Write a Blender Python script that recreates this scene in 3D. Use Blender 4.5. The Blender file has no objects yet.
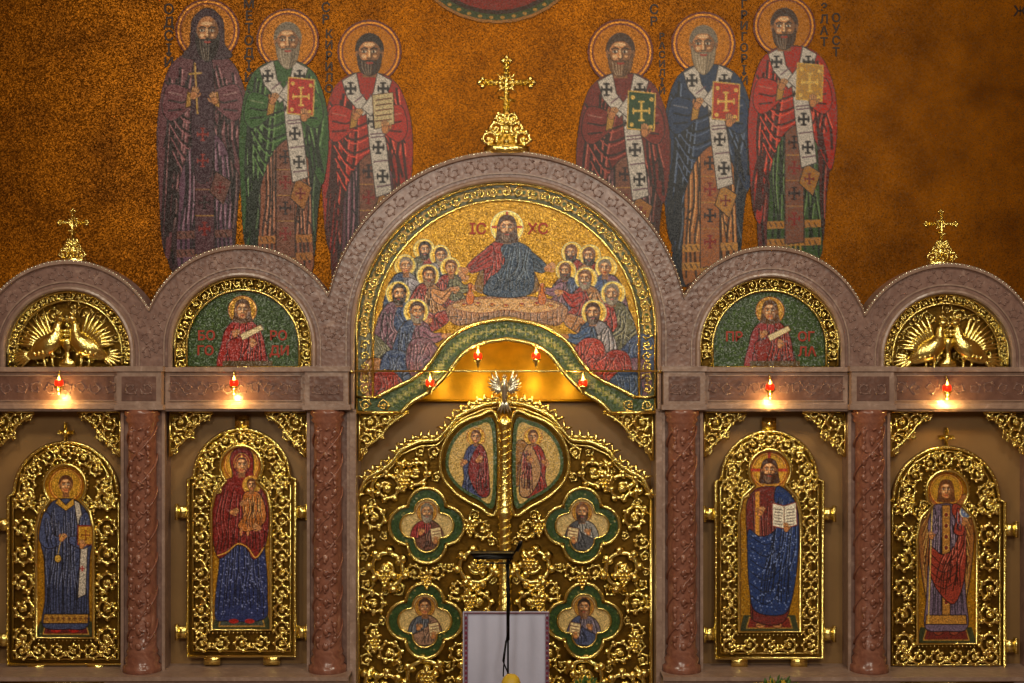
import bpy, math, random
import numpy as np
from mathutils import Vector
S=0.01; D=14.0; ZC=4.5; CX=512.0; CY=341.5
rng=random.Random(7); nr=np.random.RandomState(3)
scene=bpy.context.scene
try: scene.view_settings.view_transform='Standard'
except Exception: pass
PI=math.pi
def lin(c):
    c=np.clip(np.asarray(c,float)/255.0,0,1)
    return np.where(c<=0.04045,c/12.92,((c+0.055)/1.055)**2.4)
# ------------------------------------------------------------ materials
def newmat(name):
    m=bpy.data.materials.new(name); m.use_nodes=True
    nt=m.node_tree; b=nt.nodes['Principled BSDF']; return m,nt,b
def N(nt,t,**k):
    n=nt.nodes.new(t)
    for a,v in k.items(): setattr(n,a,v)
    return n
def simple(name,col,rough=0.5,metal=0.0,var=0.15,scale=8,bump=0.0,bscale=40,emit=None,es=0):
    m,nt,b=newmat(name)
    tc=N(nt,'ShaderNodeTexCoord'); nz=N(nt,'ShaderNodeTexNoise'); nz.inputs['Scale'].default_value=scale; nz.inputs['Detail'].default_value=5
    nt.links.new(tc.outputs['Object'],nz.inputs['Vector'])
    r=N(nt,'ShaderNodeValToRGB'); c=np.array(lin(col))
    r.color_ramp.elements[0].position=0.3; r.color_ramp.elements[1].position=0.7
    r.color_ramp.elements[0].color=(*np.clip(c*(1-var),0,1),1); r.color_ramp.elements[1].color=(*np.clip(c*(1+var),0,1),1)
    nt.links.new(nz.outputs['Fac'],r.inputs['Fac']); nt.links.new(r.outputs['Color'],b.inputs['Base Color'])
    b.inputs['Roughness'].default_value=rough; b.inputs['Metallic'].default_value=metal
    if bump:
        n2=N(nt,'ShaderNodeTexNoise'); n2.inputs['Scale'].default_value=bscale; n2.inputs['Detail'].default_value=3
        nt.links.new(tc.outputs['Object'],n2.inputs['Vector'])
        bp=N(nt,'ShaderNodeBump'); bp.inputs['Strength'].default_value=bump; bp.inputs['Distance'].default_value=0.01
        nt.links.new(n2.outputs['Fac'],bp.inputs['Height']); nt.links.new(bp.outputs['Normal'],b.inputs['Normal'])
    if emit is not None:
        b.inputs['Emission Color'].default_value=(*lin(emit),1); b.inputs['Emission Strength'].default_value=es
    return m
def marble(name,c1,c2,vein,rough=0.3):
    m,nt,b=newmat(name)
    tc=N(nt,'ShaderNodeTexCoord'); nz=N(nt,'ShaderNodeTexNoise'); nz.inputs['Scale'].default_value=5; nz.inputs['Detail'].default_value=9; nz.inputs['Roughness'].default_value=0.65
    nz.inputs['Distortion'].default_value=1.5
    nt.links.new(tc.outputs['Object'],nz.inputs['Vector'])
    r=N(nt,'ShaderNodeValToRGB'); e=r.color_ramp.elements
    e[0].position=0.33; e[0].color=(*lin(c1),1); e[1].position=0.6; e[1].color=(*lin(c2),1)
    x=e.new(0.66); x.color=(*lin(vein),1); x=e.new(0.72); x.color=(*lin(c2),1)
    nt.links.new(nz.outputs['Fac'],r.inputs['Fac']); nt.links.new(r.outputs['Color'],b.inputs['Base Color'])
    b.inputs['Roughness'].default_value=rough
    n2=N(nt,'ShaderNodeTexVoronoi'); n2.inputs['Scale'].default_value=22
    nt.links.new(tc.outputs['Object'],n2.inputs['Vector'])
    bp=N(nt,'ShaderNodeBump'); bp.inputs['Strength'].default_value=0.25; bp.inputs['Distance'].default_value=0.01
    nt.links.new(n2.outputs['Distance'],bp.inputs['Height']); nt.links.new(bp.outputs['Normal'],b.inputs['Normal'])
    return m
def mosaic_mat(name,attr=True,c1=None,c2=None,metal=0.6,scale=90,rough=0.35,lo=.72,hi=1.22,tilt=.16,spec=.3):
    m,nt,b=newmat(name)
    tc=N(nt,'ShaderNodeTexCoord'); vo=N(nt,'ShaderNodeTexVoronoi'); vo.inputs['Scale'].default_value=scale
    nt.links.new(tc.outputs['Object'],vo.inputs['Vector'])
    sep=N(nt,'ShaderNodeSeparateColor'); nt.links.new(vo.outputs['Color'],sep.inputs['Color'])
    mr=N(nt,'ShaderNodeMapRange'); mr.inputs['To Min'].default_value=lo; mr.inputs['To Max'].default_value=hi
    nt.links.new(sep.outputs['Red'],mr.inputs['Value'])
    mul=N(nt,'ShaderNodeVectorMath',operation='SCALE')
    nt.links.new(mr.outputs['Result'],mul.inputs['Scale'])
    b.inputs['Specular IOR Level'].default_value=spec
    if attr:
        at=N(nt,'ShaderNodeAttribute'); at.attribute_name='Col'
        nt.links.new(at.outputs['Color'],mul.inputs[0])
        mm=N(nt,'ShaderNodeMath',operation='MULTIPLY'); mm.inputs[1].default_value=metal
        nt.links.new(at.outputs['Alpha'],mm.inputs[0]); nt.links.new(mm.outputs[0],b.inputs['Metallic'])
    else:
        nz=N(nt,'ShaderNodeTexNoise'); nz.inputs['Scale'].default_value=1.6; nz.inputs['Detail'].default_value=8; nz.inputs['Roughness'].default_value=.65
        nt.links.new(tc.outputs['Object'],nz.inputs['Vector'])
        r=N(nt,'ShaderNodeValToRGB'); r.color_ramp.elements[0].position=0.32; r.color_ramp.elements[1].position=0.68
        r.color_ramp.elements[0].color=(*lin(c1),1); r.color_ramp.elements[1].color=(*lin(c2),1)
        nt.links.new(nz.outputs['Fac'],r.inputs['Fac']); nt.links.new(r.outputs['Color'],mul.inputs[0])
        b.inputs['Metallic'].default_value=metal
    nt.links.new(mul.outputs[0],b.inputs['Base Color'])
    b.inputs['Roughness'].default_value=rough
    sub=N(nt,'ShaderNodeVectorMath',operation='SUBTRACT'); sub.inputs[1].default_value=(.5,.5,.5)
    nt.links.new(vo.outputs['Color'],sub.inputs[0])
    sc=N(nt,'ShaderNodeVectorMath',operation='SCALE'); sc.inputs['Scale'].default_value=tilt
    nt.links.new(sub.outputs[0],sc.inputs[0])
    ge=N(nt,'ShaderNodeNewGeometry'); ad=N(nt,'ShaderNodeVectorMath',operation='ADD')
    nt.links.new(ge.outputs['Normal'],ad.inputs[0]); nt.links.new(sc.outputs[0],ad.inputs[1])
    no=N(nt,'ShaderNodeVectorMath',operation='NORMALIZE'); nt.links.new(ad.outputs[0],no.inputs[0])
    nt.links.new(no.outputs[0],b.inputs['Normal'])
    return m
M_gold=simple('polished_gold',(255,228,138),0.2,1.0,0.08,6,0.4,60)
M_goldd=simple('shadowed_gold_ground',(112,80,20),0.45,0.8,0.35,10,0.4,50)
M_goldb=simple('gilded_soffit',(205,145,14),0.45,0.5,0.2,6,0.2,40)
M_marble=marble('pink_marble',(116,88,80),(142,112,102),(162,134,122))
M_marblel=marble('pale_marble',(138,112,100),(162,136,122),(180,154,142))
M_marblec=marble('red_marble',(116,70,56),(148,98,80),(170,126,108),0.22)
M_panel=marble('dark_rose_marble',(96,68,60),(118,86,76),(136,106,94))
M_tan=simple('tan_stone',(140,106,64),0.45,0,0.12,2.5)
M_silver=simple('silver',(225,220,200),0.25,0.9,0.1,10)
M_wall=mosaic_mat('gold_mosaic_wall',False,(110,62,4),(158,94,10),0.5,85,0.42,.4,1.6,.3,.15)
M_mos=mosaic_mat('smalti_mosaic',True,metal=0.5,scale=95,rough=0.4,lo=.6,hi=1.35,tilt=.2,spec=.4)
M_mosi=mosaic_mat('fine_smalti_mosaic',True,metal=0.5,scale=120,rough=0.3,lo=.5,hi=1.5,tilt=.34,spec=.6)
M_ink=simple('dark_smalti_letters',(42,14,5),0.5)
M_inkr=simple('red_smalti_letters',(165,46,16),0.5)
M_black=simple('black_metal',(14,13,13),0.35,0.6)
M_cloth=simple('white_linen',(172,172,194),0.8,0,0.05,3,0.15,30)
M_embr=simple('red_embroidery',(110,34,60),0.7,0,0.4,90)
M_red=simple('ruby_glass',(200,20,10),0.15,0,0.1,5,emit=(255,40,10),es=1.6)
M_flame=simple('lamp_flame',(255,190,90),0.5,0,0.1,5,emit=(255,190,90),es=16)
M_green=simple('leaf_green',(60,95,30),0.5,0,0.3,10)
M_yel=simple('yellow_petal',(205,170,50),0.5,0,0.2,10)
M_floor=simple('polished_stone_floor',(120,90,68),0.25,0,0.15,1.2)
M_plaster=simple('warm_plaster',(140,100,52),0.8,0,0.1,1.5)
# ------------------------------------------------------------ mesh builder (coordinates: px, py, depth-toward-viewer; 1 unit = 1 cm)
class MB:
    def __init__(s): s.v=[];s.f=[];s.n=0
    def add(s,v,f):
        v=np.asarray(v,float).reshape(-1,3); o=s.n
        s.v.append(v); s.f.extend([tuple([i+o for i in q]) for q in f]); s.n+=len(v)
def empty(name,px,py,y0=0.0):
    e=bpy.data.objects.new(name,None); e.empty_display_size=0.2
    f=(D+y0)/D; e.location=((px-CX)*S*f,y0,ZC+(CY-py)*S*f); scene.collection.objects.link(e); return e
def finish_obj(ob,loc,parent):
    scene.collection.objects.link(ob)
    if parent is not None:
        ob.parent=parent; ob.location=Vector(loc)-parent.location
    else: ob.location=loc
    return ob
def build(mb,name,mat,y0=0.0,parent=None,smooth=True,cols=None):
    V=np.concatenate(mb.v); f=(D+y0)/D
    W=np.stack([(V[:,0]-CX)*S*f,y0-V[:,2]*S,ZC+(CY-V[:,1])*S*f],1)
    c=(W.min(0)+W.max(0))/2; W-=c
    me=bpy.data.meshes.new(name); me.from_pydata(W.tolist(),[],mb.f)
    if cols is not None:
        a=me.color_attributes.new('Col','FLOAT_COLOR','POINT'); a.data.foreach_set('color',np.asarray(cols,np.float32).ravel())
    me.polygons.foreach_set('use_smooth',[smooth]*len(me.polygons)); me.materials.append(mat); me.update()
    return finish_obj(bpy.data.objects.new(name,me),c,parent)
_q={}
def quads(n,k,closed):
    key=(n,k,closed)
    if key not in _q:
        f=[]
        for i in range(n if closed else n-1):
            a=i*k; b=((i+1)%n)*k
            for j in range(k):
                j2=(j+1)%k; f.append((a+j,a+j2,b+j2,b+j))
        if not closed: f.append(tuple(range(k-1,-1,-1))); f.append(tuple((n-1)*k+j for j in range(k)))
        _q[key]=f
    return _q[key]
def tube(mb,pts,rad,k=6,flat=1.0,closed=False):
    P=np.asarray(pts,float); n=len(P)
    if P.shape[1]==2: P=np.hstack([P,np.zeros((n,1))])
    R=np.broadcast_to(np.asarray(rad,float),(n,))
    T=(np.roll(P,-1,0)-np.roll(P,1,0)) if closed else np.gradient(P,axis=0)
    T/=np.linalg.norm(T,axis=1)[:,None]+1e-9
    up=np.array([0,0,1.0]) if abs(T[:,2]).mean()<0.8 else np.array([1.0,0,0])
    sd=np.cross(T,up); sd/=np.linalg.norm(sd,axis=1)[:,None]+1e-9
    u2=np.cross(sd,T); A=np.arange(k)*2*PI/k+PI/k
    V=P[:,None,:]+R[:,None,None]*(np.cos(A)[None,:,None]*sd[:,None,:]+flat*np.sin(A)[None,:,None]*u2[:,None,:])
    mb.add(V.reshape(-1,3),quads(n,k,closed))
def leaf(mb,x,y,ang,L,w,curl=0.8,d=0,lift=1.0,k=5):
    t=np.linspace(0,1,6); a=ang+curl*t*1.3
    st=L/5.0
    X=x+np.concatenate([[0],np.cumsum(np.cos(a[:-1])*st)]); Y=y+np.concatenate([[0],np.cumsum(np.sin(a[:-1])*st)])
    Z=d+lift*np.sin(t*PI)
    tube(mb,np.stack([X,Y,Z],1),w*np.array([.4,.95,1.0,.8,.5,.08]),k,0.6)
def sph(mb,x,y,d,r,ry=None,rd=None,nu=8,nv=5):
    ry=ry or r; rd=rd or r
    v=[(x,y-ry,d)]
    for i in range(1,nv):
        a=PI*i/nv
        for j in range(nu):
            b=2*PI*j/nu; v.append((x+r*math.sin(a)*math.cos(b),y-ry*math.cos(a),d+rd*math.sin(a)*math.sin(b)))
    v.append((x,y+ry,d)); L=len(v)-1; f=[]
    for j in range(nu):
        j2=(j+1)%nu; f.append((0,1+j,1+j2)); f.append((L,L-nu+j2,L-nu+j))
        for i in range(nv-2): a=1+i*nu; f.append((a+j,a+nu+j,a+nu+j2,a+j2))
    mb.add(v,f)
def box(mb,x0,y0,x1,y1,d0,d1):
    v=[(x,y,d) for x in (x0,x1) for y in (y0,y1) for d in (d0,d1)]
    mb.add(v,[(0,1,3,2),(4,6,7,5),(0,4,5,1),(2,3,7,6),(0,2,6,4),(1,5,7,3)])
def lathe(mb,cx,prof,d=0,k=24,flat=1.0):
    A=np.arange(k)*2*PI/k
    V=[(cx+r*math.cos(a),y,d+flat*r*math.sin(a)) for (y,r) in prof for a in A]
    mb.add(V,quads(len(prof),k,False))
def prism(mb,pts,d0,d1):
    n=len(pts); v=[(x,y,d0) for x,y in pts]+[(x,y,d1) for x,y in pts]
    mb.add(v,[tuple(range(n)),tuple(range(2*n-1,n-1,-1))]+[(i,(i+1)%n,n+(i+1)%n,n+i) for i in range(n)])
def sweep(mb,path,prof):
    k=len(prof)
    V=[(x+nx*r,y+ny*r,d) for (x,y,nx,ny) in path for (r,d) in prof]
    mb.add(V,quads(len(path),k,False))
def arcpath(cx,cy,r,a0=180,a1=360,n=48,stilt=None):
    p=[]
    if stilt: p.append((cx-r,stilt,-1,0))
    for i in range(n+1):
        a=math.radians(a0+(a1-a0)*i/n); p.append((cx+r*math.cos(a),cy+r*math.sin(a),math.cos(a),math.sin(a)))
    if stilt: p.append((cx+r,stilt,1,0))
    return p
def scroll(mb,cx,cy,R,a0=0,dr=1,w=None,turns=1.35,d=0,leaves=7,flower=True,fat=1.0):
    w=(w or R*0.13)
    t=np.linspace(0,1,20); a=a0+dr*turns*2*PI*t; r=R*(1-0.72*t)
    X=cx+r*np.cos(a);Y=cy+r*np.sin(a)
    tube(mb,np.stack([X,Y,d+0.12*R*t],1),w*fat*(1-0.35*t),5)
    for i in range(leaves):
        tt=(i+0.4)/leaves*0.8; aa=a0+dr*turns*2*PI*tt; rr=R*(1-0.72*tt)
        x=cx+rr*math.cos(aa); y=cy+rr*math.sin(aa)
        ta=aa+dr*PI/2
        leaf(mb,x,y,ta-dr*0.7,R*0.52*(1-.3*tt),w*1.5*fat,dr*1.1,d,R*0.14)
        if i%2==0: leaf(mb,x,y,ta+dr*1.0,R*0.42*(1-.3*tt),w*1.25*fat,-dr*0.9,d,R*0.12)
    if flower:
        for j in range(5):
            leaf(mb,cx,cy,a0+j*2*PI/5,R*0.3,w*1.3*fat,0.5,d+0.1*R,R*0.08)
        sph(mb,cx,cy,d+R*0.2,R*0.13)
def beads(mb,pts,step,r,d):
    P=np.asarray(pts,float); L=np.concatenate([[0],np.cumsum(np.hypot(*(np.diff(P,axis=0)).T))])
    n=int(L[-1]/step)
    for s in np.linspace(0,L[-1],n+1): sph(mb,np.interp(s,L,P[:,0]),np.interp(s,L,P[:,1]),d,r,nu=6,nv=4)
def cr(pts,closed=True,n=6):
    P=np.asarray(pts,float); m=len(P); out=[]
    for i in range(m if closed else m-1):
        if closed: p0,p1,p2,p3=P[i-1],P[i],P[(i+1)%m],P[(i+2)%m]
        else: p0,p1,p2,p3=P[max(i-1,0)],P[i],P[i+1],P[min(i+2,m-1)]
        for t in np.arange(n)/n:
            out.append(0.5*((2*p1)+(-p0+p2)*t+(2*p0-5*p1+4*p2-p3)*t*t+(-p0+3*p1-3*p2+p3)*t**3))
    if not closed: out.append(P[-1])
    return np.array(out)
def inpoly(X,Y,P):
    m=np.zeros(np.broadcast(X,Y).shape,bool); x0,y0=P[-1]
    for x1,y1 in P:
        if y0!=y1:
            c=((y1>Y)!=(y0>Y))&(X<(x0-x1)*(Y-y1)/(y0-y1)+x1); m^=c
        x0,y0=x1,y1
    return m
# ------------------------------------------------------------ mosaic designer: sets the colour of every tessera of a mosaic mesh
class Cv:
    def __init__(s,x0,y0,x1,y1,q=1.25,ss=2,bg=(150,105,30),a=1.0):
        s.x0,s.y0,s.q,s.ss=x0,y0,q,ss; s.k=q*ss
        s.W=int((x1-x0)*s.k)//ss*ss; s.H=int((y1-y0)*s.k)//ss*ss
        s.rgb=np.zeros((s.H,s.W,4)); s.rgb[:]=(*bg,a); s.id=np.zeros((s.H,s.W),bool)
        s.t=(0.,0.,1.,1.); s.st=[]
    def push(s,u,v,k=1.,m=1):
        s.st.append(s.t); ox,oy,sx,sy=s.t; s.t=(ox+u*sx,oy+v*sy,sx*k*m,sy*k)
    def pop(s): s.t=s.st.pop()
    def tp(s,p):
        p=np.asarray(p,float); ox,oy,sx,sy=s.t
        return np.stack([(ox+p[:,0]*sx-s.x0)*s.k,(oy+p[:,1]*sy-s.y0)*s.k],1)
    def bb(s,P,pad=1):
        a=np.floor(P.min(0)-pad).astype(int); b=np.ceil(P.max(0)+pad).astype(int)+1
        x0,y0=max(a[0],0),max(a[1],0); x1,y1=min(b[0],s.W),min(b[1],s.H)
        if x1<=x0 or y1<=y0: return None
        return slice(y0,y1),slice(x0,x1),np.arange(x0,x1)[None,:]+0.5,np.arange(y0,y1)[:,None]+0.5
    def put(s,B,m,col,clip,a,add=False):
        if clip is not None: m=m&clip[B[0],B[1]]
        v=s.rgb[B[0],B[1]]; v[m]=(*col,a); 
        if s.mark: s.id[B[0],B[1]]|=m
        full=np.zeros((s.H,s.W),bool); full[B[0],B[1]]=m; return full
    mark=True
    def poly(s,pts,col,sm=True,clip=None,edge=None,ew=0.8,a=0.0):
        P=np.asarray(pts,float)
        if sm: P=cr(P)
        Q=s.tp(P); B=s.bb(Q)
        if B is None: return np.zeros((s.H,s.W),bool)
        m=s.put(B,inpoly(B[2],B[3],Q),col,clip,a)
        if edge is not None: s.stroke(np.vstack([P,P[:1]]),ew,edge,clip,sm=False,absw=True)
        return m
    def ell(s,x,y,rx,ry,col,clip=None,edge=None,ew=0.8,a=0.0):
        t=np.arange(28)*2*PI/28
        return s.poly(np.stack([x+rx*np.cos(t),y+ry*np.sin(t)],1),col,False,clip,edge,ew,a)
    def stroke(s,pts,w,col,clip=None,sm=False,absw=False,a=0.0):
        P=np.asarray(pts,float)
        if sm and len(P)>2: P=cr(P,False,5)
        Q=s.tp(P); hw=0.5*w*s.k*(1 if absw else abs(s.t[3])); hw=max(hw,0.62)
        B=s.bb(Q,hw+1)
        if B is None: return
        X,Y=B[2],B[3]; m=np.zeros((Y.shape[0],X.shape[1]),bool)
        for i in range(len(Q)-1):
            (ax,ay),(bx,by)=Q[i],Q[i+1]; dx,dy=bx-ax,by-ay; L=dx*dx+dy*dy+1e-9
            t=np.clip(((X-ax)*dx+(Y-ay)*dy)/L,0,1); m|=((X-ax-t*dx)**2+(Y-ay-t*dy)**2)<hw*hw
        if clip is not None: m&=clip[B[0],B[1]]
        s.rgb[B[0],B[1]][m]=(*col,a)
        if s.mark: s.id[B[0],B[1]]|=m
    def emit(s,name,mat,mask=None,y0=0.,d=0.,parent=None,gain=1.3,thick=1.2):
        ss=s.ss; h,w=s.H//ss,s.W//ss
        C=s.rgb.reshape(h,ss,w,ss,4).mean((1,3)); mk=(s.id if mask is None else mask)
        mk=mk.reshape(h,ss,w,ss).mean((1,3))>0.4
        F=mk[:-1,:-1]&mk[1:,:-1]&mk[:-1,1:]&mk[1:,1:]
        idx=np.arange(h*w).reshape(h,w)
        q=np.stack([idx[:-1,:-1][F],idx[:-1,1:][F],idx[1:,1:][F],idx[1:,:-1][F]],1)
        u,inv=np.unique(q.ravel(),return_inverse=True); inv=inv.reshape(-1,4)
        yy,xx=np.divmod(u,w); X=s.x0+(xx+.5)/s.q; Y=s.y0+(yy+.5)/s.q
        col=C.reshape(-1,4)[u]; L=lin(col[:,:3])*gain*(1+0.11*nr.randn(len(u),1)); 
        cols=np.concatenate([np.clip(L,0.002,0.92),col[:,3:4]],1)
        E=np.concatenate([inv[:,[0,1]],inv[:,[1,2]],inv[:,[2,3]],inv[:,[3,0]]]); n=len(u)
        key=np.minimum(E[:,0],E[:,1])*n+np.maximum(E[:,0],E[:,1]); uu,ix,ct=np.unique(key,return_index=True,return_counts=True)
        be=E[ix[ct==1]]; bv,bi=np.unique(be.ravel(),return_inverse=True); bi=bi.reshape(-1,2)+n
        V=np.concatenate([np.stack([X,Y,np.full(n,float(d))],1),np.stack([X[bv],Y[bv],np.full(len(bv),d-thick)],1)])
        mb=MB(); mb.v=[V]; mb.n=len(V)
        mb.f=inv.tolist()+np.stack([be[:,0],be[:,1],bi[:,1],bi[:,0]],1).tolist()
        return build(mb,name,mat,y0,parent,False,np.concatenate([cols,cols[bv]]))
def mul(c,k): return tuple(min(255,max(0,x*k)) for x in c)
def mix(a,b,t): return tuple(x*(1-t)+y*t for x,y in zip(a,b))
SK=(182,120,70)
def head(c,u,v,w,hair=(70,45,30),beard=None,bl=0.5,skin=SK,hood=None,look=0.0,longhair=False,mitre=False):
    c.push(u,v,w)
    dk=mul(skin,0.45); lt=mix(skin,(255,225,180),0.55)
    c.poly([(-.45,.6),(.45,.6),(.55,1.9),(-.55,1.9)],mul(skin,0.7),False)
    if longhair: c.poly([(-1.15,-.4),(-.8,-1.3),(0,-1.6),(.8,-1.3),(1.15,-.4),(1.25,.7),(1.35,1.6),(.6,1.8),(-.6,1.8),(-1.35,1.6),(-1.25,.7)],hair)
    else: c.ell(0,-.25,1.12,1.32,hair)
    if hood: c.poly([(-1.3,0),(-1.15,-1.0),(-.5,-1.7),(0,-1.85),(.5,-1.7),(1.15,-1.0),(1.3,0),(1.35,1.0),(1.8,2.0),(-1.8,2.0),(-1.35,1.0)],hood,edge=mul(hood,0.5))
    else:
        c.ell(-.95,.05,.15,.3,mul(skin,0.8)); c.ell(.95,.05,.15,.3,mul(skin,0.7))
    m=c.ell(0,0,.86,1.25,skin,edge=dk,ew=0.5)
    c.ell(.62+look*.2,.15,.4,1.15,mul(skin,0.7),clip=m)
    c.ell(-.8,.5,.25,.7,mul(skin,0.76),clip=m)
    if not hood: c.poly([(-.95,-.1),(-.85,-.9),(-.4,-1.35),(.4,-1.35),(.85,-.9),(.95,-.1),(.7,-.55),(.35,-.86),(-.35,-.86),(-.7,-.55)],hair)
    if beard is not None:
        m=c.poly([(-.9,.05),(-.92,.7),(-.7,1.2+bl*.5),(-.2,1.35+bl),(.2,1.35+bl),(.7,1.2+bl*.5),(.92,.7),(.9,.05),(.66,.5),(.35,.56),(0,.52),(-.35,.56),(-.66,.5)],beard,edge=mul(beard,0.55),ew=0.5)
        for q in (-.6,-.35,-.12,.12,.35,.6): c.stroke([(q,.65),(q*.9,1.2),(q*.5,1.3+bl)],.07,mix(beard,(235,225,205),.4) if q<0.2 else mul(beard,.65),clip=m)
        c.stroke([(-.4,.66),(0,.54),(.4,.66)],.13,mul(beard,.8),sm=True)
    c.stroke([(-.2,.76),(0,.8),(.2,.76)],.15,(150,52,36))
    lk=look*.12
    c.stroke([(.13+lk,-.25),(.17+lk,.36)],.1,dk); c.stroke([(-.14+lk,.4),(.18+lk,.42)],.1,dk)
    c.stroke([(-.0+lk,-.3),(.02+lk,.3)],.15,lt)
    for sx in (-.37,.37):
        c.ell(sx+lk,-.14,.26,.16,mul(skin,.6)); c.ell(sx+lk,-.12,.19,.09,(225,210,190)); c.ell(sx+lk*1.6,-.12,.085,.1,(25,14,8))
        c.stroke([(sx-.26+lk,-.3),(sx+lk,-.42),(sx+.26+lk,-.32)],.1,mul(hair,.5))
    c.ell(-.42,.26,.2,.15,lt); c.ell(-.05,-.66,.45,.15,lt); c.ell(.42,.24,.14,.11,mix(skin,lt,.6))
    c.pop()
def hand(c,u,v,sz,ang,skin=SK,curl=0.0,m=1):
    # palm, four unequal fingers, thumb from the side
    ca,sa=math.cos(ang),math.sin(ang)
    R=lambda p:(u+sz*(p[0]*ca-m*p[1]*sa),v+sz*(p[0]*sa+m*p[1]*ca))
    ed=mul(skin,.45)
    for i,(o,L) in enumerate([(-.36,.72),(-.12,.86),(.12,.8),(.34,.6)]):
        p=[R((.3,o)),R((.3+L*.55,o*1.15)),R((.3+L*(1-curl*.4),o*1.2+curl*.3))]
        c.stroke(p,.3*sz,ed); c.stroke(p,.2*sz,mix(skin,(255,220,170),.25))
    t=[R((-.15,.38)),R((.15,.72)),R((.5,.8))]; c.stroke(t,.32*sz,ed); c.stroke(t,.22*sz,skin)
    P=[R(q) for q in [(-.55,-.3),(.35,-.46),(.42,.42),(-.5,.36)]]
    c.poly(P,skin,edge=ed,ew=.4)
def folds(c,m,top,bot,n,col,seed=0,k=1.0,w=.9,wig=2.0):
    r=random.Random(seed)
    dk=mul(col,.38); lt=mix(mul(col,1.5),(215,205,195),.28)
    (a0,a1,av),(b0,b1,bv)=top,bot
    for i in range(n):
        f=(i+.5)/n+r.uniform(-.2,.2)/n
        x0=a0+(a1-a0)*f; x1=b0+(b1-b0)*f; s=r.uniform(-1,1)*wig
        v0=av+(bv-av)*r.uniform(0,.18); v1=bv-(bv-av)*r.uniform(0,.15)
        p=[(x0,v0),(x0*.6+x1*.4+s,v0*.6+v1*.4),(x0*.3+x1*.7-s*.6,v0*.3+v1*.7),(x1,v1)]
        c.stroke(p,w*k*1.15,dk,m,True); 
        c.stroke([(x+w*.9*k,y+.6) for x,y in p[:3]],w*.65*k,lt,m,True)
        if r.random()<.7:
            y=v0+(v1-v0)*r.uniform(.3,.7); x=x0+(x1-x0)*(y-v0)/(v1-v0+1e-6)
            c.stroke([(x,y),(x+r.choice([-1,1])*(a1-a0)*.13,y+(bv-av)*.08)],w*.7*k,dk,m)
def xcross(c,x,y,r,col,w=.8):
    c.stroke([(x-r,y),(x+r,y)],w,col); c.stroke([(x,y-r*1.15),(x,y+r*1.15)],w,col)
    for a,b in ((-r,0),(r,0)): c.stroke([(x+a,y-w),(x+a,y+w)],w*.7,col)
    for b in (-r*1.15,r*1.15): c.stroke([(x-w,y+b),(x+w,y+b)],w*.7,col)
def halo(c,x,y,r,col=(142,86,12),edge=(90,24,10),ew=1.1,a=.8):
    c.ell(x,y,r,r,edge); c.ell(x,y,r-ew*.8,r-ew*.8,mix(mul(col,1.25),(220,180,110),.2),a=a); c.ell(x,y,r-ew*1.5,r-ew*1.5,mix(edge,col,.3)); c.ell(x,y,r-ew*2.1,r-ew*2.1,col,a=a)
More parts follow.
